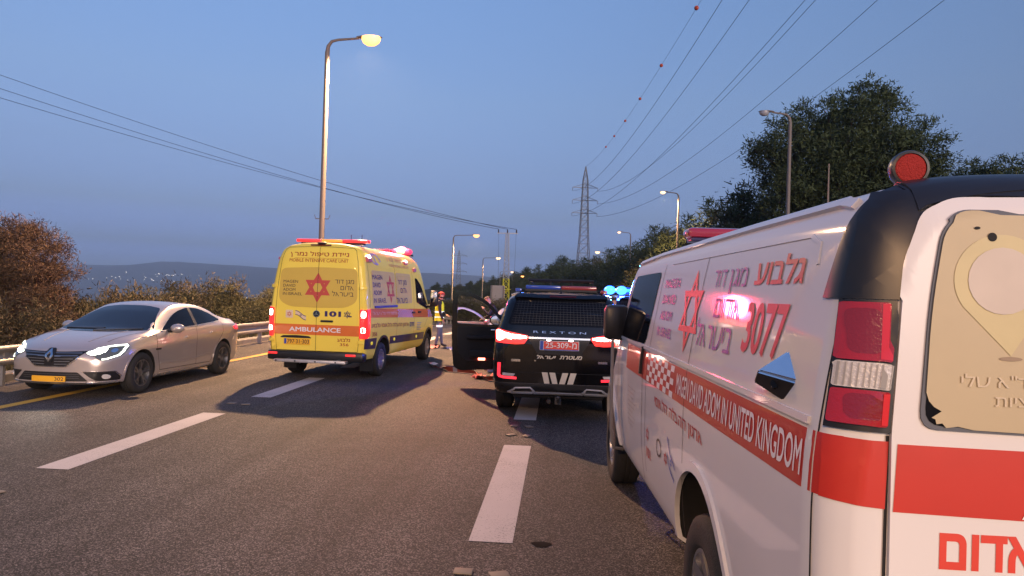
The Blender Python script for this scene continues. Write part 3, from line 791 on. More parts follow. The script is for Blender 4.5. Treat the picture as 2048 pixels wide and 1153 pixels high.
# wires
m_wire = mat('cable', (.03, .032, .04), .6)
def wire(A, Bq, sag, rad, label, group, ext=1., n=40, balls=()):
    A = Vector(A); Bq = Vector(Bq); P = []
    for i in range(n+1):
        u = ext*i/n; p = A.lerp(Bq, u); p.z -= 4*sag*u*(1-u) if u <= 1 else 0; P.append(p)
    o0 = P[0]; bm = bmesh.new(); tube(bm, [p-o0 for p in P], rad if isinstance(rad, (list, tuple)) else [rad*(1.9-.9*min(1, i/n*1.4)) for i in range(n+1)], 5)
    o = bm_obj('power_line', bm, m_wire, None, 180); o.location = o0; tag(o, label, 'cable', group)
    for u in balls:
        p = A.lerp(Bq, u); p.z -= 4*sag*u*(1-u); bm = bmesh.new(); bmesh.ops.create_uvsphere(bm, u_segments=16, v_segments=10, radius=.24)
        b = bm_obj('marker_ball', bm, mat('marker_ball', (.45, .06, .02), .5), o, 180); b.location = p-o0
for dx, y1, nm in ((0, 128, 'topmost'), (-1.55, 160, 'middle'), (1.55, 184, 'lowest')):
    e = at_px(-240, y1-61, 48); wire(LP+Vector((dx, 0, 14.75)), e, 1.1, .02, '%s of the three thin cables crossing the sky on the left' % nm, 'cables to the lattice power pole')
ends = [(1410, .0, 51.5, 'thin earth wire with small orange marker balls in the sky'), (1445, -4.7, 42.4, 'overhead cable just right of the wire with orange balls'), (1497, -4.7, 37.7, 'overhead cable second to the right of the wire with orange balls'),
        (1607, -4.7, 33, 'overhead cable, left one of the close pair over the road'), (1626, 4.7, 42.4, 'overhead cable, right one of the close pair over the road'), (1748, 4.7, 37.7, 'overhead cable passing high left of the big pine top'), (1877, 4.7, 33, 'rightmost overhead cable, passing behind the unlit lamp head')]
for x, dx, dz, lb in ends:
    e = at_px(x+(x-1165)*.27, -160, 55); st = PY+Vector((dx, 0, dz-.0))
    wire(st, e, 5.5 if dx else 3.0, .028 if dx else .017, lb, 'high voltage cables over the road', 1.0, 60, (.905, .80, .70, .6, .5, .4) if not dx else ())
# back of a road sign
m_signback = mat('sign_back', (.28, .26, .24), .5, .5)
t = thing('road_sign', 'grey back of a large road sign beside the yellow mast', 'road sign', (-6.6, 74, -1.75))
bm = bmesh.new(); box(bm, (0, 0, 3.0), (1.5, .04, 2.6), bev=.01)
for z in (2.1, 3, 3.9): box(bm, (0, -.04, z), (1.46, .04, .06))
bm_obj('panel', bm, m_signback, t, 0)
for x in (-.62, .62):
    bm = bmesh.new(); tube(bm, [(x, -.08, 0), (x, -.08, 4.3)], .05, 8); bm_obj('post', bm, m_pole, t)
# small raised studs on the lines
m_stud = mat('road_stud', (.19, .155, .115), .7)
studs = [(-.56, 4.42, 0), (-.33, 4.40, 0), (-.56, 8.75, 0), (-.36, 8.72, 0), (-.56, 9.35, 0), (-.36, 9.33, 0), (-4.85, 5.55, 0), (-4.6, 5.5, 0), (-4.86, 10.2, 0), (-4.62, 10.15, 0)]
for i, (x, y, a) in enumerate(studs):
    bm = bmesh.new(); box(bm, (0, 0, .008), (.12, .09, .009), bev=.003); o = bm_obj('road_stud', bm, m_stud, None); o.location = (x, y, .003); o.rotation_euler = (0, 0, i*.4)
    tag(o, 'small pale road stud in the gap of the middle lane line' if x > -2 else 'small pale road stud in the gap of the left lane line', 'road stud', 'road studs between the dashes')

# ================================================================ VEHICLES: shared paints
m_wpaint = mat('white_car_paint', (.66, .645, .63), .6, coat=.8, spec=.04, var=.03, scale=2)
m_redstr = mat('red_film', (.48, .026, .014), .4, coat=.4, var=.08)
m_bluetx = mat('blue_lettering', (.05, .06, .32), .45); m_redtx = mat('red_lettering', (.42, .022, .03), .45)
m_whtx = mat('white_lettering', (.78, .75, .72), .45); m_blktx = mat('dark_lettering', (.035, .025, .03), .5)
m_redlens = mat('red_lens', (.34, .008, .016), .12, coat=1, bump=.1, bscale=120, var=.12)
m_clrlens = mat('clear_lens', (.55, .53, .5), .2, coat=1, bump=.35, bscale=90, var=.2)
m_rubber = mat('grey_rubber', (.09, .10, .12), .6)

def van_sec(w, zr, zb, belt=1.1, tin=1.0, sill=.44):
    base = [(0, 0), (.70, 0), (.925, .02)]
    side = [(.97, .14), (.998, .46), (1.0, .72), (.993, .88), (.968, 1.07), (.934, 1.27), (.905, 1.43), (.872, 1.55), (.785, 1.645), (.42, 1.682), (0, 1.69)]
    H0 = 1.69; o = [(x*w, zb+z) for x, z in base]
    for x, z in side:
        k = min(1, max(0, (z-.72)/.97)); o.append((x*w*(1-(1-tin)*k), zb+z*(zr-zb)/H0))
    return o
# ---------------------------------------------------------------- white van, close on the right
VX, VY = 1.735, 2.02
van = thing('ambulance_van', 'white ambulance van with red stripe filling the right side of the picture', 'ambulance', (VX, VY, 0), R(2.8))
st = [(-.02, van_sec(.90, 2.05, .47, tin=.97)), (.012, van_sec(.95, 2.11, .45, tin=.985)), (.05, van_sec(.982, 2.145, .43)), (.12, van_sec(1.0, 2.165, .42)), (2.5, van_sec(1.0, 2.17, .42)), (4.0, van_sec(1.0, 2.16, .42)),
      (4.35, van_sec(.998, 2.10, .42, tin=.98)), (4.7, van_sec(.992, 1.78, .42, tin=.93)), (5.02, van_sec(.98, 1.42, .42, tin=.93)), (5.3, van_sec(.96, 1.2, .42, tin=.93)), (5.52, van_sec(.93, 1.1, .43, tin=.92)), (5.6, van_sec(.86, 1.0, .46, tin=.9))]
def df(x, y, z):
    if y < .8:
        k = 1-sm(.0, .5, y); y += k*(.045*x*x+.05*max(0, z-1.35)**2-.02*(z < 0))
    if y > 4.9: y -= .16*x*x*sm(4.9, 5.5, y)
    return x, y, z
bm = loft_mesh(st, 70, 84, ys=np.unique(np.concatenate([np.linspace(-.02, .30, 30), np.linspace(.30, 5.6, 62)])), deform=df, capr=16); vb = bvh_of(bm); M_WELL = M_MATTBLK
vbody = bm_obj('body', bm, m_wpaint, van); cut_arches(vbody, [(1.40, .44), (4.83, .42)], .52, .62, M_WELL)
wm = wheel_meshes(.375, .245, .215, 8, M_RIM, twin=False)
put_wheels(van, wm, [(s*.85, y, .375, y > 3) for s in (-1, 1) for y in (1.40, 4.83)])

def L_(pts): return [(-y, z) for y, z in pts]          # left side art is given as (y, z)
def textL(name, s, y0, z0, y1, z1, m, par, bv, bold=0, shear=0, off=.004): return lay(name, fit(text_bm(s, bold, shear), -y0, z0, -y1, z1), 'L', bv, m, par, off, .08)
def seamL(pts, w, par, bv, m=None, name='door_seam', **k): return lay(name, stroke(L_(pts), w), 'L', bv, m or M_SEAM, par, k.pop('off', .0025), .05, **k)
# stripe, checker, words on the left flank (and the same stripe mirrored on the right)
lay('side_stripe', poly_bm([L_([(3.75, 1.21), (.118, 1.232), (.118, 1.407), (3.75, 1.405)])]), 'L', vb, m_redstr, van, .002)
lay('side_stripe', poly_bm([[(.118, 1.232), (3.75, 1.21), (3.75, 1.405), (.118, 1.407)]]), 'R', vb, m_redstr, van, .002)
sq = []
for i in range(9):
    for j in range(5):
        if (i+j) % 2 == 0:
            a = 1.98+i*.092; b = 1.222+j*.0355
            sq.append([(-a-.09, b), (-a, b), (-a, b+.0345), (-a-.09, b+.0345)])
lay('checker_squares', join_bm([poly_bm([q]) for q in sq]), 'L', vb, m_whtx, van, .0035)
textL('lettering', 'MAGEN DAVID ADOM IN UNITED KINGDOM', 1.90, 1.262, .175, 1.372, m_whtx, van, vb, .012)
textL('lettering', 'ארגון ההצלה הלאומי', 2.49, 1.085, 1.30, 1.175, m_redtx, van, vb, .008)
textL('lettering', 'גלבוע', .89, 1.838, .40, 1.95, m_redtx, van, vb, .02)
textL('lettering', '3077', .90, 1.572, .462, 1.772, m_redtx, van, vb, .02)
textL('lettering', 'מגן', 1.245, 1.805, .995, 1.918, m_bluetx, van, vb, .0); textL('lettering', 'דוד', 1.50, 1.838, 1.30, 1.918, m_bluetx, van, vb, .0)
textL('lettering', 'אדום', 1.395, 1.695, 1.01, 1.782, m_bluetx, van, vb, .0)
textL('lettering', 'בישראל', 1.65, 1.548, 1.045, 1.685, m_bluetx, van, vb, .0)
for s, a, b, z in (('MAGEN', 2.68, 2.25, 1.842), ('DAVID', 2.67, 2.28, 1.74), ('ADOM', 2.66, 2.3, 1.638), ('IN', 2.66, 2.59, 1.535), ('ISRAEL', 2.54, 2.22, 1.535)):
    textL('lettering', s, a, z, b, z+.058, m_bluetx, van, vb, .012)
def starL(cy, cz, h, w, m, par, bv, lw=.12, mp='L', name='star_emblem'): return lay(name, star(-cy if mp == 'L' else cy, cz, h, w, lw), mp, bv, m, par, .004, .06)
starL(1.86, 1.71, .45, .42, mat('red_emblem', (.55, .05, .03), .45), van, vb, .115)
# small emblems low on the door
starL(2.72, .875, .10, .10, m_redtx, van, vb, .1); textL('lettering', '101', 2.77, .72, 2.62, .79, m_redtx, van, vb, .02)
lay('round_emblem', poly_bm([L_(circ(2.33, .87, .075, 24, .055)), L_(circ(2.33, .87, .062, 24, .043))]), 'L', vb, m_blktx, van, .004)
starL(2.12, .855, .085, .09, m_redtx, van, vb, .12)
fl = [stroke(L_([(2.07-.2*t, .99-.16*t-.02*math.sin(t*5)+dz) for t in np.linspace(0, 1, 9)]), .012) for dz in (0, -.09)]
lay('flag_emblem', join_bm(fl+[star(-1.97, .865, .05, .05, .14)]), 'L', vb, mat('flag_blue', (.05, .10, .42), .5), van, .004)
for k in range(9):
    seamL([(3.62, 1.08-.035*k), (3.25+.06*(k % 3), 1.08-.035*k)], .008, van, vb, mat('fine_print', (.3, .28, .27), .6), 'fine_print')
# seams, belt ridge, window, drip rail, wheel lips
for pts, w in (([(1.70, 2.0), (1.70, .55)], .007), ([(2.80, 2.0), (2.84, .6)], .007), ([(2.97, 1.44), (2.97, .52)], .009), ([(.108, 2.0), (.108, .62)], .006), ([(4.2, 1.42), (4.24, .9)], .008)): seamL(pts, w, van, vb)
seamL([(4.3, 1.428), (.15, 1.432)], .022, van, vb, m_wpaint, 'belt_ridge', thick=.008)
seamL([(2.6, 2.0), (.42, 2.0), (.33, 1.97), (.31, 1.9)], .014, van, vb, m_wpaint, 'panel_ridge', thick=.002)
for mp, f in (('L', L_), ('R', lambda p: p)):
    lay('roof_rail', stroke(f([(4.25, 2.055), (3.2, 2.085), (1.2, 2.095), (.30, 2.092), (.19, 2.075)]), .026), mp, vb, m_wpaint, van, .002, .05, .013)
    lay('cab_window', poly_bm([rpoly(f([(2.90, 1.955), (3.0, 1.45), (4.2, 1.43), (3.98, 1.95)]), .07)]), mp, vb, M_TINT, van, .004)
    for cy_, cz_ in ((1.40, .44), (4.83, .42)):
        a = [(cy_+.534*math.cos(t), cz_+.534*math.sin(t)) for t in np.linspace(R(-8), R(188), 30)]
        lay('wheel_lip', stroke(f(a), .05), mp, vb, m_wpaint, van, .001, .06, .014)
seamL([(3.02, 1.43), (3.02, 1.24)], .03, van, vb, M_BLACK, 'door_handle', thick=.02)
m_wdoor = mat('white_door_paint', (.66, .645, .63), .6, coat=.5, spec=.04, var=.03, scale=2); m_wdoor.node_tree.nodes['Principled BSDF'].inputs['Coat Roughness'].default_value = .28
# rear: corner lamps, black corner and roof trim, doors, glass
for s in (-1, 1):
    g = lambda p: [(s*x, z) for x, z in p] if s < 0 else [(x, z) for x, z in p][::-1]
    A = lambda p: g([(abs(x), z) for x, z in p])
    def lz(z, k): # lamp edge at height z: k 0 outer, 1 inner
        t = (z-1.43)/.357; return (.962-.048*t) if k == 0 else (.826-.022*t)
    def band(z0, z1, i=.0, j=.0): return A([(lz(z0, 0)-i, z0), (lz(z0, 1)+j, z0), (lz(z1, 1)+j, z1), (lz(z1, 0)-i, z1)])
    hs = lay('tail_lamp', poly_bm([band(1.428, 1.789)]), 'B', vb, M_BLACK, van, .002, .03, .012)
    for z0, z1, mm in ((1.445, 1.54, m_redlens), (1.545, 1.616, m_clrlens), (1.621, 1.782, m_redlens)):
        lay('lens', poly_bm([rpoly(band(z0, z1, .004, .012), .008)]), 'B', vb, mm, hs, .004, .02, .02)
    for z0, z1, k in ((1.46, 1.53, .5), (1.64, 1.765, .55)):   # bulb reflectors and the bright inner edge of each red lens
        xm = lz((z0+z1)/2, 0)*k+lz((z0+z1)/2, 1)*(1-k); lay('bulb_reflector', poly_bm([rrect(min(s*(xm-.035), s*(xm+.035)), z0, max(s*(xm-.035), s*(xm+.035)), z1, .02)]), 'B', vb, mat('deep_red_lens', (.21, .006, .012), .15, coat=1, bump=.12, bscale=120), hs, .025, .02)
    for z0, z1 in ((1.45, 1.535), (1.626, 1.778)):
        q = A([(lz(z0, 1)+.030, z0), (lz(z0, 1)+.014, z0), (lz(z1, 1)+.014, z1), (lz(z1, 1)+.030, z1)]); lay('lens_edge', poly_bm([q]), 'B', vb, mat('bright_red_lens', (.62, .02, .03), .12, coat=1), hs, .026, .02)
    lay('lens_rib', join_bm([stroke(A([(lz(1.55, 0)-.012-i*.0125, 1.548), (lz(1.612, 0)-.012-i*.0125, 1.613)]), .003) for i in range(9)]), 'B', vb, mat('lens_rib', (.30, .29, .27), .3), hs, .026, .02)
    lay('corner_trim', poly_bm([A([(.915, 1.792), (.80, 1.792), (.786, 1.905), (.735, 2.041), (.66, 2.078), (.60, 2.082), (.60, 2.15), (.78, 2.15), (.86, 2.03)])]), 'B', vb, M_BLACK, van, .004, .025, .008, dmax=6.25)
    mp = 'L' if s < 0 else 'R'; f = L_ if s < 0 else (lambda p: p)
    lay('corner_trim', poly_bm([f([(.205, 1.793), (.02, 1.793), (.03, 2.12), (.14, 2.12), (.165, 1.98)])]), mp, vb, M_BLACK, van, .003, .02, .006)
    dr = lay('rear_door', poly_bm([rpoly(A([(.82, .62), (.012, .62), (.012, 2.085), (.65, 2.074), (.735, 2.036), (.787, 1.9), (.80, 1.79), (.824, 1.43)]), .03)]), 'B', vb, m_wdoor, van, .002, .02, .015)
    G = [(.757, 1.445), (.07, 1.43), (.07, 2.03), (.655, 2.035), (.70, 1.985), (.733, 1.79)]
    gp = rpoly(A(G), [.05, .04, .04, .06, .05, .3])
    lay('window_gasket', poly_bm([gp]), 'B', vb, m_rubber, dr, .018, .05, .006)
    sh = lambda q: [((x-s*.41)*.965+s*.41, (z-1.73)*.96+1.73) for x, z in q]
    lay('window_glass', poly_bm([sh(gp)]), 'B', vb, M_GLASS, dr, .025, .05, .001)
    film = [((x-s*.41)*.982+s*.41, (z-1.73)*.983+1.73) for x, z in gp]
    if s < 0:   # torn away at the lower left
        tear = [(-.62, 1.449), (-.66, 1.457), (-.69, 1.452), (-.70, 1.464), (-.715, 1.461), (-.718, 1.474), (-.728, 1.478), (-.702, 1.496), (-.722, 1.507), (-.735, 1.522), (-.742, 1.545)]
        film = film[5:]+tear[::-1]
    lay('window_film', poly_bm([film]), 'B', vb, mat('tan_film', (.43, .36, .22), .5, var=.06), dr, .029, .05)
    if s < 0:
        cx, cz = -.548, 1.85; a = np.linspace(R(-35), R(215), 30)
        pin = [(cx+.125*math.cos(t), cz+.125*math.sin(t)) for t in a]+[(cx+.02, 1.65)]
        lay('map_pin_print', poly_bm([pin]), 'B', vb, mat('pale_yellow_print', (.49, .425, .22), .5), dr, .031, .05)
        lay('pin_disc_print', poly_bm([circ(cx, cz, .090)]), 'B', vb, mat('pale_disc_print', (.49, .43, .36), .5), dr, .033, .05)
        lay('pin_shadow_print', poly_bm([circ(cx+.02, 1.642, .03, 20, .006)]), 'B', vb, mat('brown_print', (.25, .18, .11), .5), dr, .031, .05)
        lay('film_hole', join_bm([poly_bm([circ(-.574, 1.968, .012)]), poly_bm([circ(-.612, 1.992, .008, 10, .004)])]), 'B', vb, M_MATTBLK, dr, .032, .05)
        m_faint = mat('faint_lettering', (.53, .45, .31), .5)
        lay('lettering', fit(text_bm('מד"א שלי', .004), -.655, 1.565, -.45, 1.60), 'B', vb, m_faint, dr, .033, .05)
        lay('lettering', fit(text_bm('קציות', .004), -.568, 1.505, -.45, 1.54), 'B', vb, m_faint, dr, .033, .05)
        lay('lettering', fit(text_bm('אדום', .03), -.695, 1.07, -.445, 1.168), 'B', vb, mat('red_rear_lettering', (.6, .05, .03), .45), dr, .019, .05)
        lay('lettering', fit(text_bm('A', .01), -.487, 1.215, -.42, 1.27), 'B', vb, m_whtx, dr, .022, .05)
    lay('rear_stripe', poly_bm([A([(.817, 1.217), (.016, 1.20), (.016, 1.39), (.809, 1.401)])]), 'B', vb, m_redstr, dr, .0192, .05)
    lay('corner_stripe', poly_bm([A([(.978, 1.230), (.832, 1.219), (.826, 1.404), (.968, 1.407)])]), 'B', vb, m_redstr, van, .0042, .012)
    lay('corner_stripe', poly_bm([f([(.112, 1.232), (.05, 1.231), (.05, 1.407), (.112, 1.407)])]), mp, vb, m_redstr, van, .0028, .012)
    lay('door_seam', stroke(A([(.829, 1.42), (.832, .6)]), .009), 'B', vb, M_SEAM, van, .0035, .05)
    lay('hinge', poly_bm([rrect(min(s*.80, s*.88), .9, max(s*.80, s*.88), .96, .01)]), 'B', vb, m_wpaint, van, .003, .03, .03)
lay('roof_trim', poly_bm([rpoly([(-.62, 2.082), (.62, 2.082), (.62, 2.15), (-.62, 2.15)], .004)]), 'B', vb, M_BLACK, van, .005, .03, .009, dmax=6.2)
lay('roof_trim', poly_bm([[(-.74, .05), (.74, .05), (.74, .17), (-.74, .17)]]), 'T', vb, M_BLACK, van, .004, .03, .012)
bm = bmesh.new(); box(bm, (0, -.06, .56), (1.9, .2, .22), bev=.05); bm_obj('rear_bumper', bm, M_BLACK, van)
bm = bmesh.new(); box(bm, (0, 5.5, .52), (1.86, .22, .26), bev=.06); bm_obj('front_bumper', bm, M_BLACK, van)
lay('windscreen', poly_bm([rpoly([(-.80, 1.46), (.80, 1.46), (.70, 2.0), (-.70, 2.0)], .08)]), 'F', vb, M_GLASS, van, .004, .08)
lay('grille', poly_bm([rrect(-.5, .78, .5, 1.02, .03)]), 'F', vb, M_BLACK, van, .003, .06, .02)
for s in (-1, 1): lay('headlight', poly_bm([rrect(min(s*.54, s*.86), .82, max(s*.54, s*.86), 1.0, .03)]), 'F', vb, m_clrlens, van, .003, .06, .02)
# chrome camera housing on the flank
bm = bmesh.new()
P = {k: bm.verts.new(v) for k, v in dict(T=(-.940, .40, 1.63), E=(-.958, .275, 1.525), O=(-1.04, .47, 1.54), B=(-.968, .365, 1.44), G=(-1.02, .56, 1.49), K=(-.955, .63, 1.51)).items()}
for q in (('T', 'O', 'E'), ('T', 'K', 'G', 'O')): bm.faces.new([P[k] for k in q])
for q in (('O', 'G', 'B', 'E'), ('G', 'K', 'B')): bm.faces.new([P[k] for k in q]).material_index = 1
fixn(bm)
bmesh.ops.bevel(bm, geom=[e for e in bm.edges if not e.is_boundary], offset=.008, segments=3, affect='EDGES')
ch = bm_obj('camera_housing', bm, [M_CHROME, M_BLACK], van, 30)
bm = bmesh.new(); lathe(bm, [(0, .012), (.014, .01), (.018, 0)], 16, Matrix.Translation((-.995, .405, 1.505)) @ Matrix.Rotation(R(70), 4, 'X') @ Matrix.Rotation(R(-40), 4, 'Y')); bm_obj('camera_lens', bm, M_GLASS, ch)
bm = bmesh.new(); tube(bm, [(-.938, .397, 1.635), (-.956, .27, 1.522), (-.966, .355, 1.436)], .009, 6); bm_obj('camera_edge', bm, M_BLACK, ch)
# mirrors with brace
for s in (-1, 1):
    bm = bmesh.new(); box(bm, (s*1.03, 4.24, 1.55), (.21, .13, .31), bev=.045); mir = bm_obj('mirror', bm, M_BLACK, van)
    bm = bmesh.new(); tube(bm, [(s*.93, 4.2, 1.45), (s*1.0, 4.22, 1.42), (s*1.05, 4.23, 1.5)], .03, 8); bm_obj('mirror_arm', bm, M_BLACK, mir)
    if s < 0:
        bm = bmesh.new(); tube(bm, [(-1.06, 4.2, 1.42), (-1.06, 4.18, 1.0), (-1.055, 4.18, .62), (-1.02, 4.24, .45), (-.93, 4.3, .43)], .014, 8); bm_obj('mirror_brace', bm, mat('grey_tube', (.22, .2, .19), .5), van)
# roof: beacon, light bar, whip aerial
bm = bmesh.new(); lathe(bm, [(0, 0), (.04, 0), (.036, .03), (.02, .04), (.02, .07), (0, .07)], 20, Matrix.Translation((-.68, .255, 2.10))); bcn = bm_obj('beacon', bm, M_BLACK, van)
MB = Matrix.Translation((-.68, .22, 2.192)) @ Matrix.Scale(.82, 4) @ Matrix.Rotation(R(90), 4, 'X') @ Matrix.Rotation(R(-8), 4, 'Y')
bm = bmesh.new(); lathe(bm, [(0, -.03), (.05, -.03), (.066, -.01), (.068, .02), (.064, .032), (.055, .034), (.055, .026), (0, .026)], 40, MB); fixn(bm); bm_obj('beacon_rim', bm, M_BLACK, bcn)
bm = bmesh.new(); lathe(bm, [(0, .036), (.03, .035), (.05, .032), (.055, .027)], 36, MB); fixn(bm); bm_obj('beacon_lens', bm, mat('beacon_red_lens', (.34, .03, .025), .6, bump=.9, bscale=220, spec=.2), bcn)
bm = bmesh.new(); box(bm, (0, 3.2, 2.255), (1.36, .2, .075), bev=.03); lb = bm_obj('light_bar', bm, mat('red_light_bar', (.26, .012, .03), .15, coat=1, emit=(1, .02, .05), es=.015), van)
bm = bmesh.new(); box(bm, (0, 3.2, 2.205), (1.3, .18, .03), bev=.01); bm_obj('bar_base', bm, mat('blue_black_plastic', (.02, .02, .07), .3), lb)
bm = bmesh.new(); tube(bm, [(-.17, 1.98, 2.16), (-.17, 1.98, 2.55)], [.006, .003], 6); lathe(bm, [(.025, 0), (.02, .03), (0, .035)], 12, Matrix.Translation((-.17, 1.98, 2.16))); bm_obj('aerial', bm, m_pole, van)

# ---------------------------------------------------------------- yellow high-roof ambulance
m_yel = mat('yellow_car_paint', (.88, .66, .085), .5, coat=.35, spec=.25, var=.03, scale=2)
AX, AY = -4.65, 13.2
amb = thing('ambulance_van', 'yellow high-roof ambulance with orange stripe and lit red beacon, seen from behind', 'ambulance', (AX, AY, 0), R(-3.8))
def hsec(w, zr, zb, tin=1., k0=1.):
    base = [(0, 0), (.72, 0), (.93, .02)]
    side = [(.965, .10), (.985, .35), (1.0, .62), (.995, .85), (.975, 1.15), (.945, 1.45), (.905, 1.72), (.86, 1.92), (.79, 2.06), (.62, 2.14), (.3, 2.18), (0, 2.19)]
    o = [(x*w, zb+z) for x, z in base]
    for x, z in side:
        k = min(1, max(0, (z-.62)/1.57)); zz = z if z < .62 else .62+(z-.62)*(zr-zb-.62)/1.57
        o.append((x*w*(1-(1-tin)*k), zb+zz))
    return o
st = [(-.03, hsec(.93, 2.52, .50, .97)), (0, hsec(.965, 2.58, .47, .985)), (.04, hsec(.985, 2.63, .41)), (.12, hsec(.995, 2.66, .39)), (2.0, hsec(1.0, 2.67, .38)), (3.6, hsec(1.0, 2.67, .38)), (4.05, hsec(1.0, 2.60, .38)),
      (4.4, hsec(1.0, 2.40, .43, .97)), (4.75, hsec(.995, 2.05, .43, .93)), (5.05, hsec(.985, 1.66, .43, .92)), (5.3, hsec(.965, 1.36, .43, .93)), (5.55, hsec(.93, 1.22, .43, .92)), (5.72, hsec(.87, 1.1, .45, .9)), (5.8, hsec(.78, 1.0, .5, .9))]
def dfa(x, y, z):
    if y < .8: y += (1-sm(.0, .5, y))*(.03*x*x+.055*max(0, z-1.3)**2)
    if y > 5: y -= .18*x*x*sm(5, 5.6, y)
    return x, y, z
bm = loft_mesh(st, 70, 44, deform=dfa); ab = bvh_of(bm)
abody = bm_obj('body', bm, m_yel, amb); cut_arches(abody, [(1.05, .36), (4.75, .36)], .44, .66, M_WELL)
wma = wheel_meshes(.345, .235, .21, 10, M_RIM, twin=False)
put_wheels(amb, wma, [(s*.85, y, .345, y > 3) for s in (-1, 1) for y in (1.05, 4.75)])

# ---------------------------------------------------------------- black police SUV
m_black = mat('black_car_paint', (.004, .004, .005), .1, coat=.2, var=.2)
SX, SY = .015, 9.98
suv = thing('police_car', 'black police SUV with lit tail lights and open front left door', 'police car', (SX, SY, 0), 0, 'police cars stopped on the road')
def ssec(w, zb, zbelt, xt, zr, mid=None):
    xb = w*.975
    return [(0, zb), (w*.72, zb), (w*.93, zb+.03), (w*.985, zb+.18), (w, zb+(zbelt-zb)*.5), (w*.995, zb+(zbelt-zb)*.8), (xb, zbelt), (xb+(xt-xb)*.35, zbelt+(zr-zbelt)*.38), (xb+(xt-xb)*.75, zbelt+(zr-zbelt)*.78), (xt, zr-.055), (xt*.86, zr-.02), (xt*.5, zr), (0, zr+.012)]
st = [(-.02, ssec(.86, .42, 1.0, .66, 1.52)), (.01, ssec(.90, .38, 1.08, .70, 1.62)), (.06, ssec(.935, .35, 1.12, .72, 1.70)), (.18, ssec(.96, .33, 1.13, .74, 1.755)), (.5, ssec(.975, .32, 1.12, .755, 1.775)), (1.5, ssec(.98, .31, 1.10, .76, 1.80)), (2.5, ssec(.98, .31, 1.08, .755, 1.79)),
      (2.95, ssec(.98, .31, 1.07, .745, 1.70)), (3.3, ssec(.975, .31, 1.06, .76, 1.45)), (3.62, ssec(.97, .31, 1.05, .78, 1.17)), (4.0, ssec(.965, .31, 1.02, .76, 1.10)), (4.45, ssec(.94, .32, .97, .72, 1.03)), (4.68, ssec(.89, .36, .9, .68, .94)), (4.8, ssec(.78, .42, .78, .6, .82))]
def dfs(x, y, z):
    if y < .7: y += (1-sm(0, .5, y))*(.05*x*x+.30*max(0, z-1.10)**1.15*1.0)
    if y > 4: y -= .22*x*x*sm(4, 4.6, y)
    return x, y, z
bm = loft_mesh(st, 70, 46, deform=dfs); sb = bvh_of(bm)
sbody = bm_obj('body', bm, m_black, suv); cut_arches(sbody, [(.95, .40), (3.82, .40)], .44, .64, M_WELL)
wms = wheel_meshes(.385, .255, .235, 5, M_DARKRIM)
put_wheels(suv, wms, [(s*.82, y, .385, y > 3) for s in (-1, 1) for y in (.95, 3.82)])

# ---------------------------------------------------------------- silver sedan facing the camera
m_silver = mat('silver_beige_paint', (.46, .405, .375), .3, .45, coat=1, var=.04)
CX_, CY_ = -7.56, 14.55
car = thing('parked_car', 'silver beige sedan with headlights on, facing the camera by the guard rail', 'car', (CX_, CY_, 0), R(180), 'silver sedans')
def csec(w, zb, zbelt, xbelt, xt, ze, zc):
    return [(0, zb), (w*.70, zb), (w*.92, zb+.02), (w*.975, zb+.13), (w*.99, zb+(zbelt-zb)*.45), (w, zb+(zbelt-zb)*.72), (xbelt, zbelt), (xbelt+(xt-xbelt)*.35, zbelt+(ze-zbelt)*.40), (xbelt+(xt-xbelt)*.78, zbelt+(ze-zbelt)*.84), (xt, ze), (xt*.72, ze+(zc-ze)*.55), (xt*.36, ze+(zc-ze)*.9), (0, zc)]
st = [(0, csec(.62, .34, .80, .60, .5, .88, .90)), (.04, csec(.74, .29, .86, .70, .56, .98, 1.0)), (.14, csec(.82, .25, .94, .78, .60, 1.06, 1.085)), (.35, csec(.865, .22, .97, .82, .62, 1.075, 1.105)), (.75, csec(.893, .20, .975, .855, .60, 1.15, 1.18)),
      (1.15, csec(.903, .19, .965, .865, .565, 1.29, 1.32)), (1.6, csec(.905, .19, .955, .865, .555, 1.375, 1.41)), (2.05, csec(.905, .19, .945, .865, .56, 1.395, 1.437)), (2.4, csec(.905, .19, .935, .865, .57, 1.37, 1.41)), (2.75, csec(.905, .19, .925, .86, .61, 1.26, 1.305)),
      (3.1, csec(.905, .19, .915, .855, .68, 1.10, 1.145)), (3.45, csec(.903, .19, .90, .85, .76, .955, .995)), (3.75, csec(.90, .19, .87, .84, .70, .925, .955)), (4.1, csec(.885, .20, .81, .81, .62, .865, .895)), (4.35, csec(.85, .21, .745, .77, .56, .80, .825)), (4.52, csec(.77, .22, .67, .69, .50, .715, .74)), (4.6, csec(.66, .25, .58, .60, .42, .62, .64))]
def dfc(x, y, z):
    if y > 3.9: y -= .26*abs(x/.9)**2.2*sm(3.9, 4.5, y)
    if y < .6: y += .14*x*x*(1-sm(.1, .6, y))
    return x, y, z
bm = loft_mesh(st, 90, 50, deform=dfc); cb = bvh_of(bm)
cbody = bm_obj('body', bm, m_silver, car); cut_arches(cbody, [(1.0, .33), (3.71, .33)], .375, .62, M_WELL)
wmc = wheel_meshes(.325, .215, .215, 5, mat('grey_wheel_metal', (.20, .20, .21), .35, .85))
put_wheels(car, wmc, [(s*.80, y, .325, y > 3) for s in (-1, 1) for y in (1.0, 3.71)], R(0))

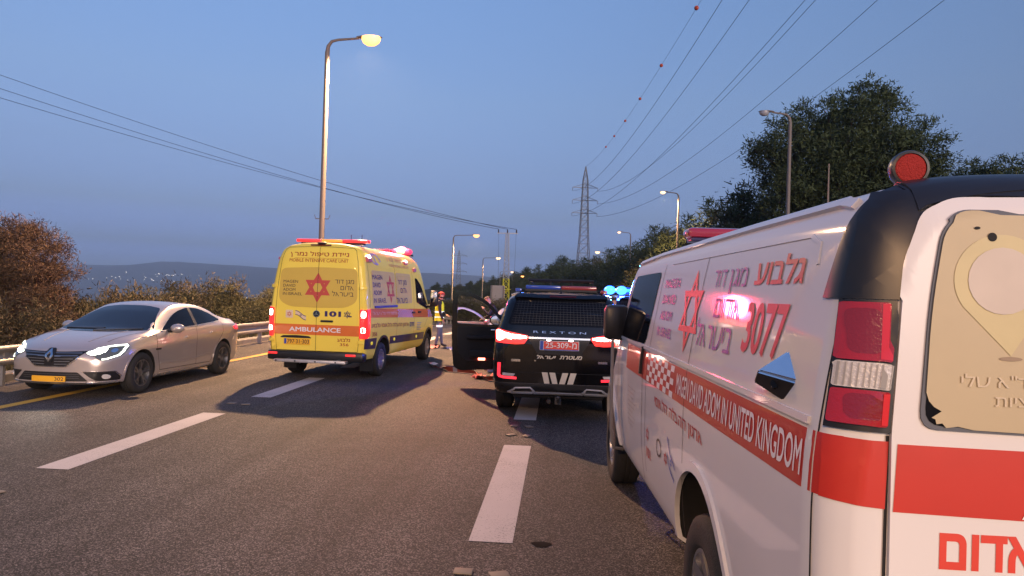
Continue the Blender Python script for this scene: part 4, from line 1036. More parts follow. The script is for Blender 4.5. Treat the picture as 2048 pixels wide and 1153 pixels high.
# ---------------------------------------------------------------- yellow ambulance: art and fittings
m_orange = mat('orange_film', (.70, .16, .025), .35, coat=.4, var=.05)
m_film = mat('yellow_window_film', (.62, .42, .06), .5, coat=.25, var=.04); m_film2 = mat('warm_lit_window_film', (.66, .47, .14), .45, coat=.4, var=.05)  # side film: the warm pink light on it is put into its colour
m_redem = mat('red_emblem_film', (.52, .075, .05), .4); m_brown = mat('red_brown_lettering', (.36, .06, .02), .45); m_purple = mat('purple_lettering', (.035, .02, .10), .45)
m_band = mat('dark_violet_band', (.018, .014, .032), .4, coat=.4); m_slide = mat('violet_slide_rail', (.07, .06, .30), .35)
m_plate = mat('amber_plate', (.80, .42, .03), .4, var=.05); m_plblue = mat('plate_blue', (.03, .08, .40), .4)
m_alu = mat('chequer_aluminium', (.62, .6, .58), .35, .7, bump=.6, bscale=70)
m_hot = mat('lit_white_lamp', (1, .9, .85), .3, emit=(1, .66, .52), es=5); m_redlit = mat('lit_red_lamp', (.6, .02, .02), .2, coat=1, emit=(1, .03, .02), es=.55)
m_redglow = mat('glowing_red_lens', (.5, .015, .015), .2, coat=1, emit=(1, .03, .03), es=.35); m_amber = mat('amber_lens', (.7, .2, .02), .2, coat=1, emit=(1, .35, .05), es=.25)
def art(name, flat, mp, bv, m, par, off=.004, grid=.08, thick=0): return lay(name, flat, mp, bv, m, par, off, grid, thick)
def word(s, x0, z0, x1, z1, mp, bv, m, par, bold=0, off=.006, slant=0, shear=0, name='lettering'): return lay(name, fit(text_bm(s, bold, shear), x0, z0, x1, z1, slant), mp, bv, m, par, off, .08)
A_ = lambda name, loops, mp, m, off=.004, thick=0, grid=.08, par=None: lay(name, poly_bm(loops), mp, ab, m, par or amb, off, grid, thick)
Wd = lambda s, x0, z0, x1, z1, m, bold=0, mp='B', **k: word(s, x0, z0, x1, z1, mp, ab, m, amb, bold, **k)
A_('rear_window_film', [rpoly([(-.79, 1.52), (-.57, 1.40), (0, 1.388), (.57, 1.40), (.80, 1.52), (.775, 2.15), (0, 2.175), (-.765, 2.14)], [.12, .2, .1, .2, .12, .12, .3, .12])], 'B', m_film, .004)
lay('star_emblem', star(0, 1.775, .58, .505, .165), 'B', ab, m_redem, amb, .007, .08)
Wd('ניידת טיפול נמרץ', -.60, 2.355, .585, 2.475, m_brown, .012); A_('ruled_line', [[(-.5, 2.343), (.56, 2.343), (.56, 2.347), (-.5, 2.347)]], 'B', m_brown)
Wd('MOBILE INTENSIVE CARE UNIT', -.61, 2.268, .583, 2.332, m_brown, .004)
for s, w, z in (('MAGEN', .30, 1.855), ('DAVID', .25, 1.776), ('ADOM', .255, 1.697), ('IN', .075, 1.617)): Wd(s, -.705, z, -.705+w, z+.055, m_blktx, .004)
Wd('ISRAEL', -.60, 1.617, -.305, 1.672, m_blktx, .004)
for s, w, z0, z1 in (('מגן דוד', .375, 1.832, 1.94), ('אדום', .26, 1.742, 1.82), ('בישראל', .425, 1.622, 1.722)): Wd(s, .718-w, z0, .718, z1, m_blktx, .0)
m_pale = mat('pale_sticker', (.72, .55, .38), .45)
A_('sticker', [rrect(-.63, 1.18, -.48, 1.33, .02)], 'B', m_pale); lay('star_emblem', star(-.554, 1.254, .105, .092, .1), 'B', ab, m_redem, amb, .007, .08)
fpts = lambda dz: [(-.43+.22*t, 1.33-.10*t+.012*math.sin(t*6)+dz) for t in np.linspace(0, 1, 9)]
A_('flag_sticker', [fpts(0)+fpts(-.09)[::-1]], 'B', m_pale)
lay('flag_sticker', join_bm([stroke(fpts(-.008), .012), stroke(fpts(-.082), .012), star(-.32, 1.235, .05, .045, .13)]), 'B', ab, m_purple, amb, .007, .08)
lg = A_('round_badge', [circ(0, 1.272, .066, 28)], 'B', M_BLACK, .004, .012)
lay('badge_star', join_bm([poly_bm([[(.0, 1.272+.055), (.009, 1.279), (-.009, 1.279)]]), poly_bm([[(.048, 1.245), (.009, 1.279), (.0, 1.263)]]), poly_bm([[(-.048, 1.245), (.0, 1.263), (-.009, 1.279)]]), poly_bm([circ(0, 1.272, .066, 28), circ(0, 1.272, .058, 28)])]), 'B', ab, M_CHROME, lg, .018, 0)
Wd('101', .166, 1.225, .488, 1.332, m_purple, .05)
ph = [stroke([(.60, 1.30), (.615, 1.262), (.655, 1.235), (.70, 1.24)], .02)]
lay('phone_star_emblem', join_bm([star(.612, 1.275, .15, .135, .09)]+ph), 'B', ab, m_purple, amb, .007, .08)
A_('door_handle', [rrect(.09, 1.118, .335, 1.156, .015)], 'B', M_BLACK, .003, .02)
A_('rear_stripe', [[(-.875, .862), (.888, .862), (.90, 1.062), (-.88, 1.062)]], 'B', m_orange)
Wd('AMBULANCE', -.55, .922, .49, 1.01, m_whtx, .02, off=.008)
A_('grab_recess', [rpoly([(-.74, .795), (-.08, .795), (-.14, .838), (-.4, .85), (-.68, .838)], .03)], 'B', M_BLACK)
pl = A_('number_plate', [rrect(-.645, .672, -.115, .787, .012)], 'B', m_plate, .004, .012)
A_('plate_band', [[(-.638, .68), (-.592, .68), (-.592, .78), (-.638, .78)]], 'B', m_plblue, .0185, 0, .08, pl)
lay('plate_digits', fit(text_bm('797·31·303', .01), -.575, .69, -.13, .77), 'B', ab, m_blktx, pl, .0185, .08)
Wd('גלבוע', .43, .752, .685, .828, m_brown, .015); Wd('356', .484, .672, .655, .726, m_brown, .012)
for p_ in (['.'],):
    lay('door_seam', stroke([(0, .55), (0, 2.60)], .007), 'B', ab, M_SEAM, amb, .009, .06)
    lay('door_seam', stroke([(-.80, .56), (-.835, .9), (-.84, 1.3), (-.815, 1.8), (-.765, 2.3), (-.715, 2.50), (-.66, 2.55), (0, 2.575), (.66, 2.55), (.715, 2.50), (.77, 2.3), (.825, 1.8), (.855, 1.3), (.86, .9), (.83, .56)], .007, True), 'B', ab, M_SEAM, amb, .0035, .05)
for s in (-1, 1):
    x0, x1 = sorted((s*.865, s*.98))
    tl = A_('tail_lamp', [rpoly([(x0, .82), (x1, .82), (x1, 1.37), (x0, 1.385)], .02)], 'B', m_redglow, .003, .02, .04)
    mp = 'R' if s > 0 else 'L'; f = (lambda p: p) if s > 0 else L_
    lay('lens', poly_bm([f([(.03, .84), (.17, .86), (.19, 1.38), (.06, 1.385)])]), mp, ab, m_redglow, tl, .012, .05, .006)
    for za, zb_ in ((1.22, 1.34), (.93, 1.03)): lay('lit_lamp', poly_bm([rpoly([(s*.955 if s < 0 else .89, za), (s*.89 if s < 0 else .955, za), (s*.89 if s < 0 else .955, zb_), (s*.955 if s < 0 else .89, zb_)], .03)]), 'B', ab, m_hot, tl, .026, .05)
    for z in (1.79, .755):
        xa, xb = sorted((s*.845, s*.935)); A_('hinge', [rrect(xa, z-.03, xb, z+.03, .012)], 'B', m_yel, .004, .035)
    lay('mirror_lamp', poly_bm([f([(.2, 2.30), (.42, 2.30), (.42, 2.35), (.2, 2.35)])]), mp, ab, mat('pink_lamp_base', (.5, .12, .18), .3), amb, .003, .05, .05)
for y, z in ((.31, 2.375), (2.85, 2.40), (3.5, 2.26)):
    A_('side_strobe', [rrect(y-.1, z-.045, y+.1, z+.03, .015)], 'R', mat('pink_lamp_base', (.5, .12, .18), .3), .003, .04)
    if y < 3: A_('strobe_lens', [rrect(y-.07, z+.0, y+.07, z+.05, .015)], 'R', m_hot, .006, .045)
bm = bmesh.new(); box(bm, (0, .05, .46), (1.93, .26, .19), bev=.05); bp_ = bm_obj('rear_bumper', bm, M_BLACK, amb)
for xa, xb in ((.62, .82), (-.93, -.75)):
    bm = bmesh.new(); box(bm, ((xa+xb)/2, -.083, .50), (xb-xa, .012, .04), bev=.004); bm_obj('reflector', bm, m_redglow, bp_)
bm = bmesh.new(); box(bm, (-.02, -.2, .375), (1.42, .14, .055), bev=.008)
for x in (-.5, .5): box(bm, (x, -.06, .385), (.06, .3, .04))
stp = bm_obj('rear_step', bm, m_alu, amb)
for x in (-.68, -.3, .1, .5):
    bm = bmesh.new(); lathe(bm, [(0, .004), (.016, .004), (.016, -.004)], 12, Matrix.Translation((x, -.272, .375)) @ Matrix.Rotation(R(90), 4, 'X')); bm_obj('bolt_hole', bm, M_BLACK, stp)
for s in (-1, 1):
    bm = bmesh.new(); box(bm, (s*.80, .60, .27), (.26, .02, .26)); bm_obj('mud_flap', bm, M_BLACK, amb)
A_('brake_strip', [rrect(-.22, 2.585, .2, 2.605, .006)], 'B', mat('dark_red_lens', (.12, .01, .01), .2, coat=1), .004, .012)
bm = bmesh.new(); box(bm, (0, .14, 2.64), (.16, .12, .05), bev=.02); bm_obj('rear_camera', bm, M_BLACK, amb)
# rear light bar: red, amber, red
bm = bmesh.new(); box(bm, (0, .69, 2.675), (1.3, .16, .035)); rb = bm_obj('light_bar', bm, M_BLACK, amb)
for xa, xb, mm in ((-.75, -.22, m_redlit), (-.215, .215, m_amber), (.22, .75, m_redlit)):
    bm = bmesh.new(); box(bm, ((xa+xb)/2, .69, 2.725), (xb-xa-.006, .2, .062), bev=.014); bm_obj('lamp_segment', bm, mat('lit_red_segment', (.5, .015, .015), .2, coat=1, emit=(1, .03, .03), es=.5) if mm is m_redlit else mm, rb)
# front light bar with its lit beacon
bm = bmesh.new(); box(bm, (0, 4.0, 2.64), (1.4, .24, .05), bev=.01); fb = bm_obj('light_bar', bm, M_BLACK, amb)
bm = bmesh.new(); box(bm, (-.27, 4.0, 2.72), (.86, .26, .11), bev=.03); bm_obj('lamp_segment', bm, m_redlens, fb)
bm = bmesh.new(); box(bm, (.45, 4.0, 2.73), (.46, .30, .13), bev=.06); bm_obj('beacon_housing', bm, mat('glowing_red_beacon', (1, .1, .1), .3, emit=(1, .012, .06), es=.7), fb)
bm = bmesh.new(); bmesh.ops.create_uvsphere(bm, u_segments=24, v_segments=14, radius=1, matrix=Matrix.Translation((.45, 3.93, 2.745)) @ Matrix.Diagonal((.15, .13, .095, 1))); bm_obj('lit_beacon', bm, mat('lit_red_beacon', (1, .7, .6), .3, emit=(1, .20, .10), es=1.3), fb, 180)
ld = bpy.data.lights.new('beacon_light', 'POINT'); ld.energy = 200; ld.specular_factor = .15; ld.color = (1, .05, .12); ld.shadow_soft_size = .25
lo = bpy.data.objects.new('beacon_light', ld); COL.objects.link(lo); lo.parent = fb; lo.location = (.45, 3.75, 3.0)
for k in range(2):
    bm = bmesh.new(); tube(bm, [(-.2+.25*k, 2.2, 2.66), (-.2+.25*k, 2.2, 2.98)], .008, 5); bm_obj('aerial', bm, M_BLACK, amb)
# right flank (and a plain version of the left)
for mp, sg in (('R', 1), ('L', -1)):
    F_ = (lambda p: p) if sg > 0 else L_
    A_('side_stripe', [F_([(.19, 1.225), (5.1, 1.09), (5.1, 1.305), (.19, 1.398)])], mp, m_orange)
    A_('lower_band', [F_([(.03, .62), (.58, .60), (.62, .81), (.03, .82)])], mp, m_band, .003, .006); A_('lower_band', [F_([(1.50, .63), (4.26, .575), (4.26, .745), (1.50, .79)])], mp, m_band, .003, .006)
    A_('side_window_film', [F_(rpoly([(.36, 1.45), (1.9, 1.45), (1.9, 2.15), (.40, 2.15)], .08))], mp, m_film2); A_('side_window_film', [F_(rpoly([(1.97, 1.47), (3.15, 1.48), (3.13, 2.15), (1.97, 2.15)], .07))], mp, m_film2)
    A_('cab_window', [F_(rpoly([(3.5, 2.07), (3.68, 2.06), (3.98, 1.92), (4.66, 1.37), (4.58, 1.305), (3.9, 1.42), (3.52, 1.49)], .05))], mp, M_GLASS, .006)
    lay('door_seam', join_bm([stroke(F_([(1.935, 2.5), (1.935, .62)]), .008), stroke(F_([(3.3, 2.3), (3.3, .6)]), .008), stroke(F_([(.22, 2.5), (.22, 1.42)]), .008), stroke(F_([(4.72, 1.25), (4.3, .9)]), .008)]), mp, ab, M_SEAM, amb, .0035, .06)
    for cy_ in (1.05, 4.75):
        a = [(cy_+.46*math.cos(t), .36+.46*math.sin(t)) for t in np.linspace(R(3), R(177), 26)]; lay('wheel_lip', stroke(F_(a), .045), mp, ab, M_BLACK, amb, .001, .06, .016)
    for y in (3.08, 3.62): A_('door_handle', [F_(rrect(y, 1.235, y+.2, 1.275, .015))], mp, M_BLACK, .006, .03)
    bm = bmesh.new(); box(bm, (sg*1.13, 4.66, 1.58), (.2, .12, .40), bev=.04); mi_ = bm_obj('mirror', bm, M_BLACK, amb)
    bm = bmesh.new(); box(bm, (sg*1.13, 4.596, 1.62), (.15, .006, .26), bev=.002); bm_obj('mirror_glass', bm, M_CHROME, mi_)
    bm = bmesh.new(); tube(bm, [(sg*.93, 4.7, 1.36), (sg*1.05, 4.68, 1.4), (sg*1.12, 4.66, 1.42)], .035, 8); bm_obj('mirror_arm', bm, M_BLACK, mi_)
WR = lambda s, y0, z0, y1, z1, m, b=0, sl=0: word(s, y0, z0, y1, z1, 'R', ab, m, amb, b, .008, sl)
for s, w, z in (('MAGEN', .60, 1.972), ('DAVID', .46, 1.815), ('ADOM', .50, 1.66), ('IN ISRAEL', .78, 1.503)): WR(s, .42, z, .42+w, z+.095, m_purple, .012)
lay('star_emblem', star(1.53, 1.785, .60, .52, .12), 'R', ab, m_redem, amb, .008, .08)
for s, w, z0, z1 in (('מגן דוד', .66, 1.86, 2.0), ('אדום', .5, 1.71, 1.82), ('בישראל', .84, 1.485, 1.63)): WR(s, 2.75-w, z0, 2.75, z1, m_purple, .004)
lay('panel_ridge', stroke(rrect(2.08, 1.52, 3.02, 2.08, .05), .008, True), 'R', ab, m_film, amb, .006, .06)
A_('slide_rail', [rrect(.45, 1.405, 1.9, 1.447, .01)], 'R', m_slide, .004, .03)
sq = [poly_bm([[(y, z), (y+.078, z-.002), (y+.078, z+.031), (y, z+.033)]]) for i in range(15) for j in range(5) if (i+j) % 2 == 0 for y, z in [(1.98+i*.08, 1.178-i*.0024+j*.036)]]
sq += [poly_bm([[(y, z), (y+.078, z-.002), (y+.078, z+.031), (y, z+.033)]]) for i in range(6) for j in range(5) if (i+j) % 2 == 0 for y, z in [(4.6+i*.08, 1.115-i*.0024+j*.036)]]
lay('checker_squares', join_bm(sq), 'R', ab, mat('lilac_film', (.55, .42, .55), .4), amb, .007, .1)
WR('תרומת ידידי מד"א ישראל', .35, 1.27, 1.9, 1.345, mat('pale_pink_lettering', (.72, .45, .38), .4), .008, -.03)
WR('ארגון ההצלה הלאומי גלבוע', .26, 1.0, 2.85, 1.12, m_brown, .012, -.07); WR('חירום', 2.92, .94, 3.3, 1.04, m_purple, .02, -.01); WR('356', .33, .85, .62, .935, m_brown, .01)
WR('ניידת טיפול נמרץ', 1.5, 2.36, 3.1, 2.47, mat('faded_red_lettering', (.62, .25, .10), .45), .006); WR('MOBILE INTENSIVE CARE UNIT', 1.6, 2.27, 3.1, 2.325, mat('faded_red_lettering', (.62, .25, .10), .45), .0)
lay('ribbon_emblem', join_bm([stroke([(.52+.36*t, 2.46-.16*t+.05*math.sin(t*6)) for t in np.linspace(0, 1, 10)], .035), stroke([(.75+.22*math.cos(t), 2.38+.10*math.sin(t)) for t in np.linspace(0, 5.2, 14)], .03), star(1.02, 2.37, .1, .1, .12)]), 'R', ab, mat('lilac_emblem', (.38, .28, .50), .4), amb, .008, .06)
for k in range(5): lay('fine_print', stroke([(3.55, 1.0-.04*k), (3.95-.05*(k % 3), .988-.04*k)], .012), 'R', ab, mat('fine_print', (.3, .28, .27), .6), amb, .006, .06)
for y, z in ((.33, .72), (1.78, .715), (3.55, .675)): A_('side_marker', [circ(y, z, .04, 16, .034)], 'R', mat('yellow_marker', (.85, .65, .05), .25, coat=1, emit=(1, .8, .1), es=.12), .008, .014)
A_('windscreen', [rpoly([(-.82, 1.42), (.82, 1.42), (.72, 2.2), (-.72, 2.2)], .1)], 'F', M_GLASS, .004)
A_('grille', [rrect(-.42, .8, .42, 1.12, .05)], 'F', M_BLACK, .003, .02)
for s in (-1, 1): A_('headlight', [rrect(min(s*.5, s*.8), .9, max(s*.5, s*.8), 1.15, .06)], 'F', m_clrlens, .003, .02)
bm = bmesh.new(); box(bm, (0, 5.62, .5), (1.6, .3, .3), bev=.1); bm_obj('front_bumper', bm, M_BLACK, amb)

# ---------------------------------------------------------------- black police SUV: lamps, glass, writing
M_SATIN = mat('satin_silver', (.72, .72, .74), .32, .6); m_cream = mat('cream_film', (.78, .68, .52), .5); m_plred = mat('red_plate', (.50, .03, .02), .4, emit=(1, .12, .08), es=.05)
m_stroke_red = mat('lit_red_strip', (.5, .01, .015), .3, emit=(1, .03, .05), es=.55)
Q = lambda name, loops, mp, m, off=.004, thick=0, grid=.07, par=None: lay(name, poly_bm(loops), mp, sb, m, par or suv, off, grid, thick)
Wq = lambda s, x0, z0, x1, z1, m, bold=0, off=.006, shear=0, par=None: word(s, x0, z0, x1, z1, 'B', sb, m, par or suv, bold, off, 0, shear)
Q('rear_window', [rpoly([(-.745, 1.345), (-.70, 1.325), (.70, 1.325), (.745, 1.345), (.655, 1.665), (.60, 1.69), (-.60, 1.69), (-.655, 1.665)], .03)], 'B', M_GLASS, .004)
gl = [stroke([(x*1.08, 1.345), (x, 1.675)], .004) for x in np.linspace(-.60, .60, 27)]+[stroke([(-.70+.07*k/9, z), (.70-.07*k/9, z)], .004) for k, z in enumerate(np.linspace(1.36, 1.66, 10))]
lay('window_mesh', join_bm(gl), 'B', sb, mat('grey_window_mesh', (.016, .016, .018), .5), suv, .006, .08)
Q('roof_spoiler', [rpoly([(-.67, 1.69), (.67, 1.69), (.64, 1.735), (-.64, 1.735)], .02)], 'B', m_black, .003, .05)
Q('brake_strip', [rrect(-.16, 1.70, .22, 1.712, .004)], 'B', mat('dim_red_strip', (.06, .006, .008), .3), .058, .004)
for s in (-1, 1):
    G = lambda p: [(s*x, z) for x, z in p]
    tl = Q('tail_lamp', [rpoly(G([(.915, 1.225), (.895, 1.07), (.62, 1.055), (.50, 1.065), (.437, 1.155), (.455, 1.178), (.72, 1.225), (.875, 1.262)]), .015)], 'B', m_redlit, .003, .022, .04)
    lay('lit_lamp', poly_bm([rpoly(G([(.895, 1.225), (.875, 1.10), (.82, 1.10), (.79, 1.135), (.70, 1.14), (.70, 1.195), (.77, 1.21), (.86, 1.245)]), .012)]), 'B', sb, m_hot, tl, .028, .04)
    lay('lit_lamp', poly_bm([rpoly(G([(.69, 1.19), (.69, 1.135), (.56, 1.128), (.465, 1.145), (.465, 1.165), (.56, 1.18)]), .01)]), 'B', sb, m_hot, tl, .028, .04)
    lay('bumper_reflector', stroke(G([(.848, .785), (.852, .615), (.835, .592), (.79, .58), (.60, .572)]), .032), 'B', sb, m_stroke_red, suv, .004, .03, .015)
    Q('bumper_lamp', [G([(.64, .60), (.80, .605), (.80, .645), (.62, .635)])], 'B', m_clrlens, .004, .008)
    Q('trim_badge', [rrect(min(s*.55, s*.68), .81, max(s*.55, s*.68), .842, .004)], 'B', M_CHROME, .003, .006)
    lay('bumper_trim', stroke(G([(.705, .385), (.61, .437), (.40, .447), (.345, .40), (.38, .378), (.66, .372)]), .018, True), 'B', sb, M_SATIN, suv, .012, .03, .012)
    mp, F_ = (('R', lambda p: p) if s > 0 else ('L', L_))
    lay('side_window', poly_bm([F_(rpoly([(.45, 1.18), (3.05, 1.14), (2.62, 1.62), (1.6, 1.70), (.75, 1.66)], .06))]), mp, sb, M_TINT, suv, .004, .08)
    lay('roof_rail', stroke(F_([(.5, 1.745), (1.5, 1.77), (2.5, 1.755)]), .03), mp, sb, M_CHROME, suv, .003, .06, .03)
    lay('door_seam', join_bm([stroke(F_([(2.05, 1.66), (2.05, .45)]), .007), stroke(F_([(1.1, 1.6), (1.2, .9), (1.4, .45)]), .007)]), mp, sb, M_SEAM, suv, .003, .06)
    for cy_ in (.95, 3.82):
        a = [(cy_+.46*math.cos(t), .40+.46*math.sin(t)) for t in np.linspace(R(3), R(177), 26)]; lay('wheel_lip', stroke(F_(a), .05), mp, sb, M_BLACK, suv, .001, .06, .016)
    Q('headlight', [rrect(min(s*.42, s*.72), .78, max(s*.42, s*.72), .90, .03)], 'F', m_clrlens, .003, .015)
lay('bumper_trim', stroke([(-.35, .378), (.35, .378)], .018), 'B', sb, M_SATIN, suv, .012, .05, .012)
Q('bumper_skirt', [rpoly([(-.90, .345), (.90, .345), (.915, .50), (-.915, .50)], .02)], 'B', M_BLACK, .004, .006)
lay('seam', stroke([(-.88, .505), (.88, .505)], .008), 'B', sb, mat('dull_edge', (.06, .055, .055), .5), suv, .012, .06)
lay('door_seam', stroke([(-.80, 1.06), (-.78, .68), (-.72, .66), (.72, .66), (.78, .68), (.80, 1.06)], .006), 'B', sb, M_SEAM, suv, .003, .05)
Q('chrome_bar', [rrect(-.44, 1.14, .432, 1.163, .006)], 'B', mat('glowing_chrome', (.9, .9, .92), .2, .6, emit=(1, .95, .95), es=.12), .003, .014)  # shine put in as a faint glow; the bar is no lamp
Wq('R E X T O N', -.376, 1.222, .371, 1.252, M_CHROME, .0, .008)
Q('plate_recess', [rpoly([(-.44, 1.135), (.435, 1.135), (.31, .925), (-.31, .925)], .03)], 'B', M_BLACK, .003)
pl = Q('number_plate', [rrect(-.28, .985, .276, 1.117, .01)], 'B', mat('plate_white', (.7, .7, .7), .4), .006, .012)
lay('plate_field', poly_bm([rrect(-.222, 1.002, .268, 1.11, .006)]), 'B', sb, m_plred, pl, .020, .08)
lay('plate_band', join_bm([poly_bm([[(-.274, .99), (-.228, .99), (-.228, 1.112), (-.274, 1.112)]]), poly_bm([[(-.22, .988), (.27, .988), (.27, 1.0), (-.22, 1.0)]])]), 'B', sb, m_plblue, pl, .0205, .08)
lay('plate_digits', fit(text_bm('25-309-', .012), -.195, 1.02, .165, 1.095), 'B', sb, m_whtx, pl, .023, .08)
lay('plate_digits', fit(text_bm('מ', .012), .175, 1.02, .245, 1.095), 'B', sb, m_whtx, pl, .023, .08)
for x in (-.155, .16): lay('plate_light', poly_bm([circ(x, 1.128, .03, 14, .009)]), 'B', sb, mat('plate_light', (1, 1, 1), .3, emit=(.9, .95, 1), es=9), suv, .012, 0)
Wq('ישראל', -.318, .862, -.045, .915, m_cream, .03, .007, .25); Wq('משטרת', .005, .862, .325, .915, m_cream, .03, .007, .25)
for st_ in ([(-.24, .67), (-.158, .67), (-.125, .512), (-.20, .512)], [(-.132, .67), (-.05, .67), (-.012, .512), (-.088, .512)], [(.053, .67), (.135, .67), (.09, .512), (.01, .512)], [(.167, .67), (.252, .67), (.206, .512), (.124, .512)]): Q('cream_bar', [st_], 'B', m_cream, .014)
Q('lock_barrel', [circ(-.34, .83, .012, 12)], 'B', M_CHROME, .004, .004)
Q('windscreen', [rpoly([(-.76, 1.16), (.76, 1.16), (.66, 1.68), (-.66, 1.68)], .08)], 'F', M_GLASS, .004)
Q('grille', [rrect(-.4, .62, .4, .88, .04)], 'F', M_BLACK, .003, .02)
bm = bmesh.new(); box(bm, (0, .03, .27), (.09, .1, .1)); tube(bm, [(0, -.02, .27), (0, -.1, .27), (0, -.12, .30)], .02, 8); bmesh.ops.create_uvsphere(bm, u_segments=12, v_segments=8, radius=.028, matrix=Matrix.Translation((0, -.12, .33))); tube(bm, [(-.13, .1, .27), (-.13, -.03, .26)], .03, 10)
bm_obj('tow_hitch', bm, mat('rusty_steel', (.10, .09, .08), .5, .6), suv)
bm = bmesh.new(); box(bm, (0, .35, .34), (1.3, .5, .12), bev=.03); bm_obj('underside', bm, M_MATTBLK, suv)
bm = bmesh.new(); pr = [(0, 0), (.02, .0), (.0, .07)]
vs = [bm.verts.new(v) for v in ((-.02, .55, 1.785), (.02, .55, 1.785), (.02, .75, 1.79), (-.02, .75, 1.79), (0, .60, 1.85), (0, .63, 1.85))]
for q in ((0, 1, 4), (1, 2, 5, 4), (2, 3, 5), (3, 0, 4, 5)): bm.faces.new([vs[i] for i in q])
fixn(bm); bm_obj('fin_aerial', bm, m_black, suv)
bm = bmesh.new()
for z in (1.84, 2.0):
    tube(bm, [(-.5, 1.1, z), (.5, 1.1, z), (.5, 2.2, z), (-.5, 2.2, z), (-.5, 1.1, z)], .024, 6)
for x in (-.5, -.17, .17, .5): tube(bm, [(x, 1.1, 1.84), (x, 1.1, 2.0)], .012, 6); tube(bm, [(x, 2.2, 1.84), (x, 2.2, 2.0)], .012, 6)
tube(bm, [(-.64, 1.05, 1.835), (.64, 1.05, 1.835)], .016, 6); tube(bm, [(-.64, 2.25, 1.835), (.64, 2.25, 1.835)], .016, 6)
for y in (1.05, 2.25):
    for x in (-.62, .62): tube(bm, [(x, y, 1.835), (x*1.06, y, 1.74)], .016, 6)
for x in np.linspace(-.4, .4, 6): tube(bm, [(x, 1.1, 1.84), (x, 2.2, 1.84)], .01, 5)
bm_obj('roof_basket', bm, M_BLACK, suv)
lay('roof_dust_sheen', poly_bm([rpoly([(-.62, .22), (.62, .22), (.66, 1.0), (.64, 2.6), (-.64, 2.6), (-.66, 1.0)], .1)]), 'T', sb, mat('dusty_roof_sheen', (.11, .09, .085), .6, var=.3, scale=5), suv, .003, .1)  # dust and reflected light are both put into this pale patch
suv2 = copy_tree(suv)          # the second police car stands further on
def roof_bar(par, lit):
    bm = bmesh.new(); box(bm, (0, 1.0, 1.84), (1.12, .2, .03)); b = bm_obj('light_bar', bm, M_BLACK, par)
    for x0, x1, m in ((-.55, -.003, 'b'), (.003, .55, 'r')):
        bm = bmesh.new(); box(bm, ((x0+x1)/2, 1.0, 1.885), (x1-x0, .24, .06), bev=.02)
        mm = mat('blue_lens', (.01, .022, .12), .2, coat=1, emit=(.05, .15, 1), es=.04) if m == 'b' else mat('red_bar_lens', (.13, .014, .014), .2, coat=1, emit=(1, .08, .08), es=.03)
        if lit: mm = mat('blue_lens', (.01, .022, .12), .2)
        bm_obj('lamp_segment', bm, mm, b)
    return b
roof_bar(suv, False)
for s in (-1, 1):
    bm = bmesh.new(); box(bm, (s*.66, .95, 1.835), (.1, .16, .05), bev=.015); bm_obj('corner_lamp', bm, mat('blue_lens', (.01, .022, .12), .2) if s < 0 else mat('red_bar_lens', (.13, .014, .014), .2), suv)
# open front left door: inner side towards the camera
HX, HY = -.94, 3.25
door = bpy.data.objects.new('open_door', None)
def slab(loops, t, u0=0):
    b = poly_bm(loops); r = bmesh.ops.extrude_face_region(b, geom=b.faces[:]); vs = [v for v in r['geom'] if isinstance(v, bmesh.types.BMVert)]
    for v in vs: v.co.z += t
    fixn(b); return b
def door_panel(M_, outer, hole, t): # (u,z) plane, u outward from hinge; inner face at w=0 looks to the rear
    b = slab([outer, hole] if hole else [outer], t)
    for v in b.verts: v.co = M_ @ Vector((-v.co.x, v.co.z, v.co.y))
    fixn(b); return b
MD = Matrix.Translation((HX, HY, 0)) @ Matrix.Rotation(R(6), 4, 'Z')
outer = rpoly([(0, .36), (.92, .29), (1.05, .36), (1.10, .9), (1.09, 1.75), (1.0, 1.795), (.80, 1.785), (.42, 1.62), (.0, 1.12)], [.05, .1, .12, .3, .04, .05, .3, .3, .03])
hole = rpoly([(.10, 1.165), (1.0, 1.185), (1.0, 1.71), (.80, 1.715), (.47, 1.575)], [.03, .03, .04, .3, .3])
dr = bm_obj('door', door_panel(MD, outer, hole, .07), m_black, suv, 30)
m_trim = mat('door_trim_fabric', (.007, .0065, .007), .75, bump=.3, bscale=120)
tr_ = bm_obj('door_lining', door_panel(MD @ Matrix.Translation((0, -.03, 0)), rpoly([(.06, .50), (.8, .47), (.97, .62), (1.0, 1.14), (.08, 1.12)], .08), None, .03), m_trim, dr, 30)
b = bmesh.new(); box(b, MD @ Vector((-.50, -.07, .93)), (.62, .09, .07), Matrix.Rotation(R(6), 4, 'Z'), .025); bm_obj('armrest', b, m_trim, dr)
b = bmesh.new(); box(b, MD @ Vector((-.45, -.06, .62)), (.6, .07, .16), Matrix.Rotation(R(6), 4, 'Z'), .03); bm_obj('door_pocket', b, m_trim, dr)
b = bmesh.new(); box(b, MD @ Vector((-.30, -.045, 1.075)), (.13, .03, .03), Matrix.Rotation(R(6), 4, 'Z'), .01); bm_obj('inner_handle', b, M_CHROME, dr)
b = bmesh.new(); box(b, MD @ Vector((-.52, -.075, .525)), (.13, .02, .045), Matrix.Rotation(R(6), 4, 'Z'), .01); bm_obj('door_lamp', b, mat('lit_door_lamp', (.8, .1, .08), .3, emit=(1, .10, .06), es=7), dr)
b = bmesh.new(); lathe(b, [(0, .06), (.09, .055), (.135, .02), (.14, -.02), (.1, -.06), (0, -.07)], 20, MD @ Matrix.Translation((-.24, .17, 1.255)) @ Matrix.Rotation(R(90), 4, 'X') @ Matrix.Diagonal((1.1, .8, 1, 1))); fixn(b); mo = bm_obj('mirror', b, m_black, dr, 180)
